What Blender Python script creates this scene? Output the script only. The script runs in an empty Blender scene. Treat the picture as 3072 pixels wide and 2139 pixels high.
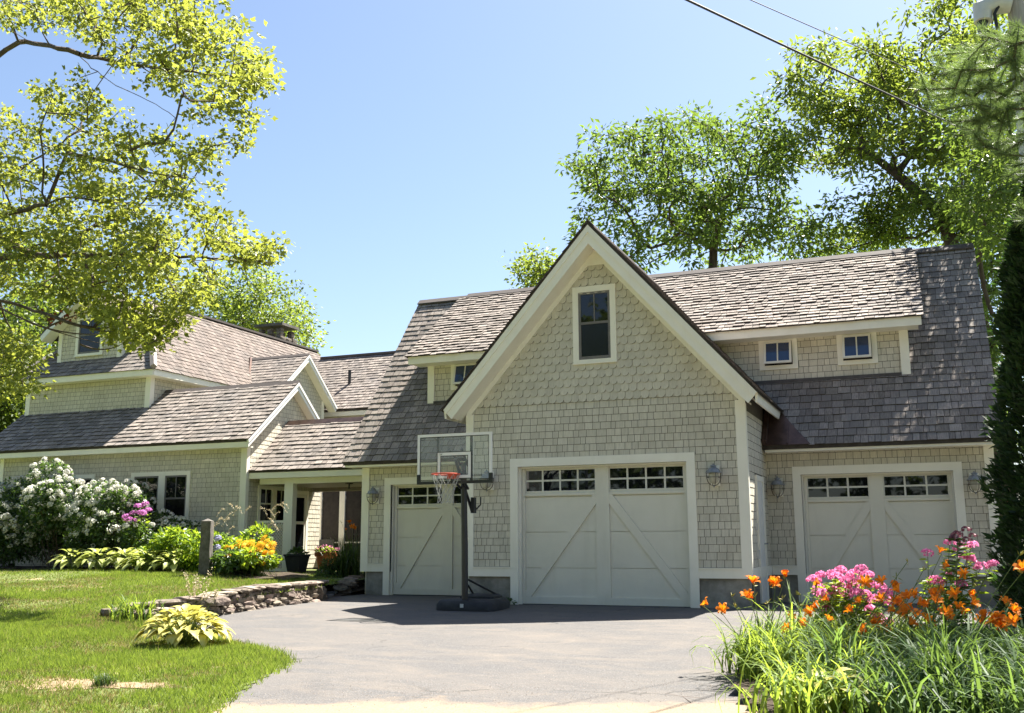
import bpy, math, random
import numpy as np
from mathutils import Vector, Matrix
random.seed(7); RNG = np.random.default_rng(7)
SC = bpy.context.scene
COL = SC.collection
# ---------------------------------------------------------------- camera
CAM = np.array([6.4198, -17.2783, 1.0948]); YAW, PIT, ROL, FPX = 0.38889, 0.18130, -0.004062, 3040.53
IW, IH = 3072.0, 2139.0
_f = np.array([-math.sin(YAW)*math.cos(PIT), math.cos(YAW)*math.cos(PIT), math.sin(PIT)])
_r0 = np.array([math.cos(YAW), math.sin(YAW), 0.0]); _u0 = np.cross(_r0, _f)
_r = math.cos(ROL)*_r0 + math.sin(ROL)*_u0; _u = -math.sin(ROL)*_r0 + math.cos(ROL)*_u0
cam_data = bpy.data.cameras.new('camera'); cam = bpy.data.objects.new('camera', cam_data); COL.objects.link(cam)
cam_data.sensor_width = 36.0; cam_data.lens = FPX/IW*36.0; cam_data.clip_start = .05; cam_data.clip_end = 3000
cam.matrix_world = Matrix(((_r[0], _u[0], -_f[0], CAM[0]), (_r[1], _u[1], -_f[1], CAM[1]), (_r[2], _u[2], -_f[2], CAM[2]), (0, 0, 0, 1)))
SC.camera = cam
# ---------------------------------------------------------------- sky, sun, exposure
SUNV = np.array([.25, .525, 1.0]); SUNV = SUNV/np.linalg.norm(SUNV)
world = bpy.data.worlds.new('World'); SC.world = world; world.use_nodes = True
_nt = world.node_tree; _bg = _nt.nodes['Background']; _sk = _nt.nodes.new('ShaderNodeTexSky')
_sk.sky_type = 'NISHITA'; _sk.sun_disc = False
_sk.sun_elevation = math.asin(SUNV[2]); _sk.sun_rotation = math.atan2(SUNV[0], SUNV[1])
_sk.altitude = 50; _sk.air_density = 1.0; _sk.dust_density = 1.3; _sk.ozone_density = 1.6
_nt.links.new(_sk.outputs[0], _bg.inputs[0]); _bg.inputs[1].default_value = 0.051
_sl = bpy.data.lights.new('sun', 'SUN'); _sl.energy = 5.0; _sl.angle = math.radians(.5); _sl.color = (1, .95, .86)
sun = bpy.data.objects.new('sun', _sl); COL.objects.link(sun); sun.location = (20, 30, 40)
sun.rotation_euler = Vector(SUNV).to_track_quat('Z', 'Y').to_euler()
SC.view_settings.view_transform = 'Standard'; SC.view_settings.look = 'None'; SC.view_settings.gamma = 1
SC.view_settings.use_curve_mapping = False; SC.view_settings.exposure = 2.1
SC.cycles.max_bounces = 8; SC.cycles.transparent_max_bounces = 16; SC.cycles.diffuse_bounces = 4
S = IW/2296.0
def pix(u, v, ax, val):
    """direction of a pixel (2296-wide reading of the photo) met with a plane x/y/z = val"""
    d = _f + _r*((u*S-IW/2)/FPX) + _u*((IH/2-v*S)/FPX)
    i = 'xyz'.index(ax); return CAM + d*((val-CAM[i])/d[i])
def screen(P):
    d = np.asarray(P, float)-CAM; z = d@_f
    return IW/2+FPX*(d@_r)/z, IH/2-FPX*(d@_u)/z, z
# ---------------------------------------------------------------- materials
def _n(nt, t, **k):
    n = nt.nodes.new(t)
    for a, b in k.items(): setattr(n, a, b)
    return n
def _math(nt, op, a, b):
    n = _n(nt, 'ShaderNodeMath', operation=op)
    for i, x in enumerate((a, b)):
        if isinstance(x, (int, float)): n.inputs[i].default_value = x
        else: nt.links.new(x, n.inputs[i])
    return n.outputs[0]
def material(name, c1, c2=None, rough=.6, spec=.3, scale=(8, 8, 8), detail=4, src=None, vari=.0, bump=0, bscale=(60, 60, 60), metal=0, ramp=(.3, .7), hue=None, coat=0, c3=None, scale3=.7, ramp3=(.45, .7)):
    """noise mix c1-c2 in world space; src 'obj' / 'attr' varies brightness per piece by vari; c3: a second large-scale stain"""
    m = bpy.data.materials.new(name); m.use_nodes = True; nt = m.node_tree; b = nt.nodes['Principled BSDF']
    L = nt.links
    g = _n(nt, 'ShaderNodeNewGeometry')
    def noise(sc, det):
        mp = _n(nt, 'ShaderNodeMapping'); mp.inputs['Scale'].default_value = sc if isinstance(sc, tuple) else (sc,)*3
        L.new(g.outputs['Position'], mp.inputs[0])
        t = _n(nt, 'ShaderNodeTexNoise'); t.inputs['Scale'].default_value = 1; t.inputs['Detail'].default_value = det; t.inputs['Roughness'].default_value = .6
        L.new(mp.outputs[0], t.inputs['Vector']); return t.outputs['Fac']
    def ramp_(fac, a, bb, lo, hi):
        r = _n(nt, 'ShaderNodeValToRGB'); r.color_ramp.elements[0].position = lo; r.color_ramp.elements[1].position = hi
        r.color_ramp.elements[0].color = (*a, 1); r.color_ramp.elements[1].color = (*bb, 1); L.new(fac, r.inputs[0]); return r.outputs[0]
    c2 = c2 or c1
    col = ramp_(noise(scale, detail), c1, c2, *ramp)
    if c3:
        mx = _n(nt, 'ShaderNodeMix', data_type='RGBA'); f3 = ramp_(noise(scale3, 5), (0, 0, 0), (1, 1, 1), *ramp3)
        L.new(f3, mx.inputs[0]); L.new(col, mx.inputs[6]); mx.inputs[7].default_value = (*c3, 1); col = mx.outputs[2]
    if src:
        if src == 'obj': rnd = _n(nt, 'ShaderNodeObjectInfo').outputs['Random']
        else:
            a = _n(nt, 'ShaderNodeAttribute'); a.attribute_name = 'var'; rnd = a.outputs['Fac']
        hs = _n(nt, 'ShaderNodeHueSaturation')
        L.new(_math(nt, 'ADD', _math(nt, 'MULTIPLY', rnd, 2*vari), 1-vari), hs.inputs['Value'])
        if hue: # second pseudo random for hue
            r2 = _math(nt, 'FRACT', _math(nt, 'MULTIPLY', rnd, 17.3), 0)
            L.new(_math(nt, 'ADD', _math(nt, 'MULTIPLY', r2, 2*hue), .5-hue), hs.inputs['Hue'])
        L.new(col, hs.inputs['Color']); col = hs.outputs[0]
    L.new(col, b.inputs['Base Color'])
    b.inputs['Roughness'].default_value = rough; b.inputs['Specular IOR Level'].default_value = spec; b.inputs['Metallic'].default_value = metal
    if bump:
        bp = _n(nt, 'ShaderNodeBump'); bp.inputs['Strength'].default_value = bump; bp.inputs['Distance'].default_value = .01
        L.new(noise(bscale, 5), bp.inputs['Height']); L.new(bp.outputs[0], b.inputs['Normal'])
    return m
def leaf_mat(name, dark, light, trans, tfac=.45, rough=.45, spec=.35):
    """two-sided leaf: reflects between dark and light by the per-leaf attribute var, lets light through as trans"""
    m = bpy.data.materials.new(name); m.use_nodes = True; nt = m.node_tree; b = nt.nodes['Principled BSDF']; L = nt.links
    a = _n(nt, 'ShaderNodeAttribute'); a.attribute_name = 'var'
    r = _n(nt, 'ShaderNodeValToRGB'); r.color_ramp.elements[0].color = (*dark, 1); r.color_ramp.elements[1].color = (*light, 1); L.new(a.outputs['Fac'], r.inputs[0])
    L.new(r.outputs[0], b.inputs['Base Color']); b.inputs['Roughness'].default_value = rough; b.inputs['Specular IOR Level'].default_value = spec
    t = _n(nt, 'ShaderNodeBsdfTranslucent'); hs = _n(nt, 'ShaderNodeHueSaturation'); hs.inputs['Color'].default_value = (*trans, 1)
    L.new(_math(nt, 'ADD', _math(nt, 'MULTIPLY', a.outputs['Fac'], .7), .65), hs.inputs['Value']); L.new(hs.outputs[0], t.inputs['Color'])
    mx = _n(nt, 'ShaderNodeMixShader'); mx.inputs[0].default_value = tfac
    L.new(b.outputs[0], mx.inputs[1]); L.new(t.outputs[0], mx.inputs[2]); L.new(mx.outputs[0], nt.nodes['Material Output'].inputs[0])
    return m
# ---------------------------------------------------------------- mesh helpers
def tag(o, label=None, cat=None, group=None, kind=None):
    for k, v in (('label', label), ('category', cat), ('group', group), ('kind', kind)):
        if v: o[k] = v
    return o
def _loc(o):
    l = Vector((0, 0, 0))
    while o: l += o.location if o.type == 'EMPTY' else Vector((0, 0, 0)); o = o.parent
    return l
def put(o, parent):
    COL.objects.link(o)
    if parent is not None:
        o.parent = parent
        if parent.type == 'EMPTY': o.matrix_parent_inverse = Matrix.Translation(-parent.location)
    return o
def thing(name, loc, label, cat, group=None):
    o = bpy.data.objects.new(name, None); o.location = loc; o.empty_display_size = .2; COL.objects.link(o)
    return tag(o, label, cat, group)
def mesh_np(name, V, F, mat, parent=None, var=None, smooth=False, mats=None, mi=None):
    """V (n,3); F list of index arrays (m,k) sharing k, or one array"""
    me = bpy.data.meshes.new(name); V = np.asarray(V, np.float32)
    Fs = F if isinstance(F, list) else [F]
    Fs = [np.asarray(f, np.int32) for f in Fs if len(f)]
    nl = sum(f.size for f in Fs); nf = sum(len(f) for f in Fs)
    me.vertices.add(len(V)); me.vertices.foreach_set('co', V.ravel()); me.loops.add(nl); me.polygons.add(nf)
    me.loops.foreach_set('vertex_index', np.concatenate([f.ravel() for f in Fs]))
    tot = np.concatenate([np.full(len(f), f.shape[1], np.int32) for f in Fs]); st = np.concatenate(([0], np.cumsum(tot)[:-1])).astype(np.int32)
    me.polygons.foreach_set('loop_start', st); me.polygons.foreach_set('loop_total', tot)
    me.polygons.foreach_set('use_smooth', np.full(nf, smooth, bool))
    if var is not None:
        at = me.attributes.new('var', 'FLOAT', 'POINT'); at.data.foreach_set('value', np.asarray(var, np.float32))
    me.materials.append(mat)
    for m_ in mats or (): me.materials.append(m_)
    if mi is not None: me.polygons.foreach_set('material_index', np.asarray(mi, np.int32))
    me.update(calc_edges=True); me.validate()
    return put(bpy.data.objects.new(name, me), parent)
class MB:
    def __init__(s): s.v = []; s.f = []
    def add(s, vs, fs):
        o = len(s.v); s.v += [tuple(map(float, p)) for p in vs]; s.f += [tuple(o+i for i in f) for f in fs]; return s
    def box(s, x0, x1, y0, y1, z0, z1):
        x0, x1 = min(x0, x1), max(x0, x1); y0, y1 = min(y0, y1), max(y0, y1); z0, z1 = min(z0, z1), max(z0, z1)
        return s.add([(x0,y0,z0),(x1,y0,z0),(x1,y1,z0),(x0,y1,z0),(x0,y0,z1),(x1,y0,z1),(x1,y1,z1),(x0,y1,z1)],
              [(0,3,2,1),(4,5,6,7),(0,1,5,4),(1,2,6,5),(2,3,7,6),(3,0,4,7)])
    def prism(s, poly, axis, a, b):
        """poly in the two other axes (x,z) for y, (y,z) for x, (x,y) for z, extruded from a to b"""
        def P(p, t): return {'y': (p[0], t, p[1]), 'x': (t, p[0], p[1]), 'z': (p[0], p[1], t)}[axis]
        n = len(poly); vs = [P(p, a) for p in poly]+[P(p, b) for p in poly]
        return s.add(vs, [tuple(range(n)), tuple(range(2*n-1, n-1, -1))]+[(i, (i+1) % n, n+(i+1) % n, n+i) for i in range(n)])
    def fprism(s, fr, poly, h0, h1):
        n = len(poly); vs = [fr.P(p[0], p[1], h0) for p in poly]+[fr.P(p[0], p[1], h1) for p in poly]
        return s.add(vs, [tuple(range(n)), tuple(range(2*n-1, n-1, -1))]+[(i, (i+1) % n, n+(i+1) % n, n+i) for i in range(n)])
    def tube(s, pts, rad, n=8, cap=True, closed=False):
        pts = [np.array(p, float) for p in pts]; m = len(pts); rad = [rad]*m if isinstance(rad, (int, float)) else rad
        vs = []; up = None
        for i in range(m):
            a = pts[(i-1) % m] if (i or closed) else pts[0]; b = pts[(i+1) % m] if (i < m-1 or closed) else pts[-1]
            t = b-a; t = t/(np.linalg.norm(t)+1e-9)
            if up is None: up = np.array([0, 0, 1.0]) if abs(t[2]) < .9 else np.array([1.0, 0, 0])
            x = np.cross(up, t); x /= np.linalg.norm(x)+1e-9; y = np.cross(t, x); up = y
            for k in range(n):
                q = 2*math.pi*k/n; vs.append(pts[i]+rad[i]*(math.cos(q)*x+math.sin(q)*y))
        fs = [(i*n+k, i*n+(k+1) % n, ((i+1) % m)*n+(k+1) % n, ((i+1) % m)*n+k) for i in range(m if closed else m-1) for k in range(n)]
        if cap and not closed: fs += [tuple(range(n-1, -1, -1)), tuple(range((m-1)*n, m*n))]
        return s.add(vs, fs)
    def lathe(s, prof, c, n=20, axis='z'):
        vs = []
        for r, z in prof:
            for k in range(n):
                q = 2*math.pi*k/n; a = r*math.cos(q); b = r*math.sin(q)
                vs.append((c[0]+a, c[1]+b, c[2]+z) if axis == 'z' else (c[0]+a, c[1]+z, c[2]+b))
        m = len(prof); fs = [(i*n+k, i*n+(k+1) % n, (i+1)*n+(k+1) % n, (i+1)*n+k) for i in range(m-1) for k in range(n)]
        fs += [tuple(range(n-1, -1, -1)), tuple(range((m-1)*n, m*n))]
        return s.add(vs, fs)
    def build(s, name, mat, parent=None, smooth=False):
        me = bpy.data.meshes.new(name); me.from_pydata(s.v, [], s.f); me.materials.append(mat)
        if smooth:
            me.polygons.foreach_set('use_smooth', [True]*len(me.polygons))
            try: me.set_sharp_from_angle(angle=math.radians(40))
            except Exception: pass
        me.update(); import bmesh
        bm = bmesh.new(); bm.from_mesh(me); bmesh.ops.recalc_face_normals(bm, faces=bm.faces); bm.to_mesh(me); bm.free()
        return put(bpy.data.objects.new(name, me), parent)
def obj_from(me, name, M, parent):
    o = bpy.data.objects.new(name, me); put(o, parent); o.matrix_basis = M; return o
class Frame:
    def __init__(s, O, u, v):
        s.O = np.array(O, float); s.u = np.array(u, float); s.v = np.array(v, float)
        s.u /= np.linalg.norm(s.u); s.v /= np.linalg.norm(s.v); s.n = np.cross(s.u, s.v)
    def P(s, a, b, h=0): return s.O+a*s.u+b*s.v+h*s.n
# ---------------------------------------------------------------- shingle courses
def _interval(poly, y):
    xs = []
    n = len(poly)
    for i in range(n):
        (x0, y0), (x1, y1) = poly[i], poly[(i+1) % n]
        if (y0 <= y < y1) or (y1 <= y < y0): xs.append(x0+(y-y0)/(y1-y0)*(x1-x0))
    return (min(xs), max(xs)) if len(xs) >= 2 else None
def courses(fr, poly, e, wmin, wmax, t, holes=(), gap=.006, vj=0., tj=.3, v0=None, wave=0., rev=0.):
    """pieces as dicts: frame, bottom u0,u1, top u0,u1, v0,v1, thickness, rect"""
    ys = [p[1] for p in poly]; lo, hi = min(ys), max(ys); k0 = lo if v0 is None else v0
    out = []; k = 0
    while True:
        vb = k0+k*e; k += 1
        if vb >= hi-.01: break
        vt = min(vb+e, hi)
        if vt <= lo+.01: continue
        vb = max(vb, lo)
        A = _interval(poly, vb+1e-4); B = _interval(poly, vt-1e-4); C = _interval(poly, (vb+vt)/2)
        if not C: continue
        A = A or C; B = B or C
        segs = [(min(A[0], B[0]), max(A[1], B[1]))]
        for h0, h1, g0, g1 in holes:
            if g0 < (vb+vt)/2 < g1:
                ns = []
                for a, b in segs:
                    if h1 <= a or h0 >= b: ns.append((a, b)); continue
                    if h0 > a: ns.append((a, h0))
                    if h1 < b: ns.append((h1, b))
                segs = ns
        for a, b in segs:
            x = a-random.random()*wmin
            ph = random.random()*9
            while x < b:
                w = random.uniform(wmin, wmax)
                if b-(x+w) < wmin*.5: w = b-x+.001
                p, q = max(x, a), min(x+w, b); x += w
                if q-p < .015: continue
                b0, b1 = max(p, A[0]), min(q, A[1]); t0, t1 = max(p, B[0]), min(q, B[1])
                if b1 <= b0: b0 = b1 = min(max((p+q)/2, A[0]), A[1])
                if t1 <= t0: t0 = t1 = min(max((p+q)/2, B[0]), B[1])
                if (b1-b0)+(t1-t0) < .02: continue
                rect = abs(b0-t0) < 1e-6 and abs(b1-t1) < 1e-6 and b1-b0 > .04
                dv = random.uniform(-vj, vj)+wave*math.sin(x*3+ph)
                out.append(dict(fr=fr, b=(b0+gap/2, b1-gap/2), t=(t0+gap/2, t1-gap/2), v=((vb+min(dv, 0) if k > 1 else vb-abs(dv))+rev, vt+(.01 if not rev else 0)), th=t*random.uniform(1-tj, 1+tj), rect=rect))
    return out
WEDGE = {}
def wedge_mesh(mat):
    if mat.name not in WEDGE:
        me = bpy.data.meshes.new('shingle'); k = .2
        me.from_pydata([(0,0,1),(1,0,1),(1,1,k),(0,1,k),(0,0,0),(1,0,0),(1,1,0),(0,1,0)], [], [(0,1,2,3),(4,5,1,0),(5,6,2,1),(7,4,0,3),(6,7,3,2)])
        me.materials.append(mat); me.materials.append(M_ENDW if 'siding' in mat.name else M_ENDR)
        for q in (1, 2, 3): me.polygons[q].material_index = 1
        WEDGE[mat.name] = me
    return WEDGE[mat.name]
def piece_score(pc):
    fr = pc['fr']; c = fr.P((pc['b'][0]+pc['b'][1])/2, (pc['v'][0]+pc['v'][1])/2); u, v, z = screen(c)
    if not (0 < u < IW and 0 < v < IH) or z < 1: return 0
    d = CAM-c; dist = np.linalg.norm(d)
    return max(0, (d@fr.n)/dist)*(pc['b'][1]-pc['b'][0])*(pc['v'][1]-pc['v'][0])/dist**2*1e4
def lay(pieces, name, stuffname, mobj, mattr, parent, parent_of=None, limit=300, boost=None):
    """the pieces that show largest become objects, the rest one part of kind stuff"""
    sc = [(piece_score(p)*(p.get('vis', 1)) if p['rect'] else 0, i) for i, p in enumerate(pieces)]
    top = set(i for s_, i in sorted(sc, reverse=True)[:limit] if s_ > 0)
    me = wedge_mesh(mobj); V = []; F = []; var = []; k = .2
    for i, p in enumerate(pieces):
        fr = p['fr']; (b0, b1), (t0, t1), (v0, v1), th = p['b'], p['t'], p['v'], p['th']
        if i in top:
            M = Matrix(((fr.u[0]*(b1-b0), fr.v[0]*(v1-v0), fr.n[0]*th, 0), (fr.u[1]*(b1-b0), fr.v[1]*(v1-v0), fr.n[1]*th, 0), (fr.u[2]*(b1-b0), fr.v[2]*(v1-v0), fr.n[2]*th, 0), (0, 0, 0, 1)))
            M.translation = Vector(fr.P(b0, v0)); obj_from(me, name, M, p.get('par', parent))
        else:
            o = len(V)
            V += [fr.P(b0, v0, th), fr.P(b1, v0, th), fr.P(t1, v1, k*th), fr.P(t0, v1, k*th), fr.P(b0, v0), fr.P(b1, v0), fr.P(t1, v1), fr.P(t0, v1)]
            F += [(o,o+1,o+2,o+3),(o+4,o+5,o+1,o),(o+5,o+6,o+2,o+1),(o+7,o+4,o,o+3)]
            var += [random.random()]*8
    if V:
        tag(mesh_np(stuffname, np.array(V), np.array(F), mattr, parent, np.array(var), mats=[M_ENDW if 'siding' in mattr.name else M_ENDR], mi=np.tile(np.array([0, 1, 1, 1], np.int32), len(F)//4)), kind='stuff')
# ---------------------------------------------------------------- leaves
def rot_frames(d, up):
    """d (n,3) long axes, up (n,3) approx normals -> x (side), y (long), z (normal)"""
    y = d/(np.linalg.norm(d, axis=1, keepdims=True)+1e-9)
    x = np.cross(y, up); x /= np.linalg.norm(x, axis=1, keepdims=True)+1e-9
    return x, y, np.cross(x, y)
def scatter(T, TF, pos, d, up, size, wid=None):
    """copies of a leaf template T (k,3: side,long,normal) at pos -> V, F, leaf index per vertex"""
    n = len(pos); k = len(T); x, y, z = rot_frames(d, up); size = np.broadcast_to(np.asarray(size, float), (n,)); wid = size if wid is None else np.broadcast_to(np.asarray(wid, float), (n,))
    V = pos[:, None, :]+T[None, :, 0:1]*wid[:, None, None]*x[:, None, :]+T[None, :, 1:2]*size[:, None, None]*y[:, None, :]+T[None, :, 2:3]*size[:, None, None]*z[:, None, :]
    TF = np.array(TF); F = (TF[None]+(np.arange(n)*k)[:, None, None]).reshape(-1, TF.shape[1])
    return V.reshape(-1, 3), F, np.repeat(np.arange(n), k)
def unit(n): 
    v = RNG.normal(size=(n, 3)); return v/np.linalg.norm(v, axis=1, keepdims=True)
T_OVAL = np.array([(0,0,0),(.28,.35,.06),(.2,.75,.03),(0,1,-.08),(-.2,.75,.03),(-.28,.35,.06)]); F_OVAL = [(0,1,2,3),(0,3,4,5)]
T_DIA = np.array([(0,0,0),(.3,.45,.07),(0,1,-.05),(-.3,.45,.07)]); F_DIA = [(0,1,2),(0,2,3)]
T_MAPLE = np.array([(0,0,0),(.3,.12,.02),(.5,.42,-.05),(.22,.5,.03),(.16,.72,.03),(0,1,-.06),(-.16,.72,.03),(-.22,.5,.03),(-.5,.42,-.05),(-.3,.12,.02)])
F_MAPLE = [(0,1,2,3),(0,3,4,5),(0,5,6,7),(0,7,8,9)]
T_BLADE = np.array([(-.5,0,0),(.5,0,0),(-.4,.5,.0),(.4,.5,.0),(0,1,.18)]); 
def in_poly(px, py, poly):
    poly = np.asarray(poly); inside = np.zeros(np.shape(px), bool); j = len(poly)-1
    for i in range(len(poly)):
        c = ((poly[i, 1] > py) != (poly[j, 1] > py)) & (px < (poly[j, 0]-poly[i, 0])*(py-poly[i, 1])/(poly[j, 1]-poly[i, 1]+1e-12)+poly[i, 0])
        inside ^= c; j = i
    return inside
LOCAL = set()
def thing_local(name, loc, label, cat, group=None, rz=0.0):
    o = thing(name, loc, label, cat, group); o.rotation_euler = (0, 0, rz); LOCAL.add(o.name); return o
_put0 = put
def put(o, parent):
    if parent is not None and parent.name in LOCAL:
        COL.objects.link(o); o.parent = parent; return o
    return _put0(o, parent)
def copy_thing(src, loc, rz=0.0, label=None, group=None, scale=1.0, sz=None):
    r = src.copy(); COL.objects.link(r); r.location = loc; r.rotation_euler = (0, 0, rz); r.scale = (scale, scale, sz or scale)
    LOCAL.add(r.name)
    if label: r['label'] = label
    if group: r['group'] = group
    for c in src.children:
        k = c.copy(); COL.objects.link(k); k.parent = r
        for g in c.children:
            h = g.copy(); COL.objects.link(h); h.parent = k
    return r
_sid = dict(c1=(.51, .47, .38), c2=(.66, .615, .505), rough=.75, spec=.2, scale=(55, 55, 7), ramp=(.25, .75), vari=.075, c3=(.46, .415, .32), scale3=(2, 2, 1.2), ramp3=(.5, .9))
M_ENDW = material('siding_end_grain_shade', (.045, .04, .031), (.07, .063, .05), rough=.9)  # butt faces: end grain, darkened to paint in the shadow line of each course
M_ENDR = material('shake_end_grain_shade', (.04, .034, .03), (.08, .067, .06), rough=.95)  # dark end grain of the shakes, with the course shadow painted in
M_SID_O = material('siding', src='obj', **_sid); M_SID_A = material('siding_far', src='attr', **_sid)
M_FELT = material('siding_backing', (.10, .095, .08), (.13, .12, .10), rough=.9)
M_TRIM = material('trim_paint', (.82, .785, .675), (.87, .835, .725), rough=.45, spec=.4, scale=(3, 3, 3), c3=(.77, .73, .61), scale3=(9, 9, 1.5), ramp3=(.55, .9))
M_DOOR = material('door_paint', (.70, .665, .565), (.75, .715, .61), rough=.4, spec=.4, scale=(2, 2, 2), c3=(.64, .605, .505), scale3=(5, 5, 1.0), ramp3=(.5, .95))
_shk = dict(c1=(.11, .093, .08), c2=(.40, .345, .30), rough=.85, spec=.15, scale=(70, 9, 9), ramp=(.2, .8), vari=.26, hue=.006, bump=.6, bscale=(160, 10, 10), c3=(.19, .172, .158), scale3=(1.4, 1.4, 1.4), ramp3=(.4, .75))
M_SHK_O = material('roof_shake', src='obj', **_shk); M_SHK_A = material('roof_shake_far', src='attr', **_shk)
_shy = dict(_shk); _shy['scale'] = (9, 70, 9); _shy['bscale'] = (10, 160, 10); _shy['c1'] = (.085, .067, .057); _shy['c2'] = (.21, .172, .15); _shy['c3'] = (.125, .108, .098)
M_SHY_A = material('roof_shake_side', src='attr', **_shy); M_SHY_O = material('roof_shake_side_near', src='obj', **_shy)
M_ROOFB = material('roof_boards', (.05, .042, .036), (.08, .07, .06), rough=.95)
M_RIDGE = material('ridge_board', (.06, .05, .046), (.11, .094, .086), rough=.8, scale=(3, 40, 40), bump=.3)
M_HIP = material('hip_board', (.20, .17, .155), (.34, .30, .275), rough=.8, scale=(30, 5, 5))
M_COPPER = material('weathered_copper', (.075, .05, .042), (.15, .095, .075), rough=.42, spec=.5, metal=.75, scale=(5, 5, 5), ramp=(.3, .7))
M_LEAD = material('dark_flashing', (.05, .045, .045), (.09, .08, .08), rough=.5)
M_CONC = material('foundation_concrete', (.20, .19, .165), (.34, .325, .285), rough=.9, scale=(6, 6, 6), bump=.4, c3=(.13, .125, .11), scale3=2.2, ramp3=(.45, .75))
def glass_mat(name, c, rough=.02):
    m = bpy.data.materials.new(name); m.use_nodes = True; b = m.node_tree.nodes['Principled BSDF']
    b.inputs['Base Color'].default_value = (*c, 1); b.inputs['Roughness'].default_value = rough; b.inputs['Specular IOR Level'].default_value = .5; return m
M_GLASS = glass_mat('dark_window_glass', (.006, .007, .009)); M_GLASS2 = glass_mat('screened_window_glass', (.006, .006, .007), .18)
M_GLASSB = glass_mat('sky_tinted_glass', (.012, .03, .085), .02); M_GLASSB.node_tree.nodes['Principled BSDF'].inputs['Specular IOR Level'].default_value = 1.0  # blue base colour paints in part of the reflected sky
M_SASH = material('grey_sash', (.15, .14, .13), (.19, .175, .165), rough=.5)
M_SASHW = material('white_sash', (.68, .66, .58), (.72, .70, .62), rough=.4)
M_BLACK = material('black_powder_coat', (.012, .013, .016), (.02, .021, .025), rough=.38, spec=.5)
M_BLKP = material('black_plastic', (.018, .019, .022), (.035, .036, .04), rough=.6, bump=.15)
M_WHITE = material('white_frame_paint', (.72, .715, .68), (.78, .775, .74), rough=.35, spec=.5)
M_RED = material('rim_paint', (.45, .05, .025), (.55, .08, .04), rough=.4, spec=.5)
M_NET = material('net_cord', (.32, .32, .30), (.42, .42, .39), rough=.8)
M_GALV = material('galvanised_metal', (.19, .20, .215), (.29, .305, .32), rough=.45, metal=.25, spec=.5, scale=(25, 25, 25))
M_BRASS = material('dark_guard_wire', (.10, .09, .08), (.16, .14, .12), rough=.45, metal=.6)
M_LGLASS = material('frosted_lamp_glass', (.40, .38, .31), (.48, .455, .37), rough=.25, spec=.5)
M_BARK = material('bark', (.055, .042, .033), (.13, .10, .08), rough=.95, scale=(9, 9, 3), bump=.8, bscale=(25, 25, 8))
M_TWIG = material('twig_bark', (.07, .05, .04), (.14, .11, .09), rough=.9)
M_STONE_O = material('field_stone', (.085, .066, .052), (.27, .22, .18), rough=.9, scale=(11, 11, 16), bump=.9, bscale=(40, 40, 60), src='obj', vari=.38, hue=.02)
M_SLATE = material('flagstone', (.10, .105, .115), (.21, .21, .215), rough=.75, scale=(5, 5, 5), bump=.4, src='obj', vari=.25)
M_GRANITE = material('granite', (.085, .075, .066), (.21, .19, .17), rough=.9, scale=(30, 30, 18), bump=.8, bscale=(70, 70, 70), c3=(.085, .08, .07), scale3=4, ramp3=(.4, .7))
M_SOIL = material('garden_soil', (.025, .018, .012), (.07, .05, .035), rough=1, scale=(18, 18, 18), bump=1)
M_TERRA = material('terracotta', (.42, .13, .06), (.52, .18, .09), rough=.8, scale=(8, 8, 8))
M_CEIL = material('porch_ceiling', (.26, .23, .20), (.30, .27, .235), rough=.7)
M_SCREEN = material('dark_screen', (.018, .016, .018), (.035, .03, .03), rough=.6, spec=.2)
M_WIRE = material('cable_black', (.02, .02, .022), (.03, .03, .032), rough=.6)
M_POLE = material('pole_wood', (.24, .215, .19), (.40, .37, .33), rough=.85, scale=(30, 30, 2))
M_LGREY = material('light_grey_housing', (.50, .50, .48), (.58, .58, .56), rough=.4)
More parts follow.
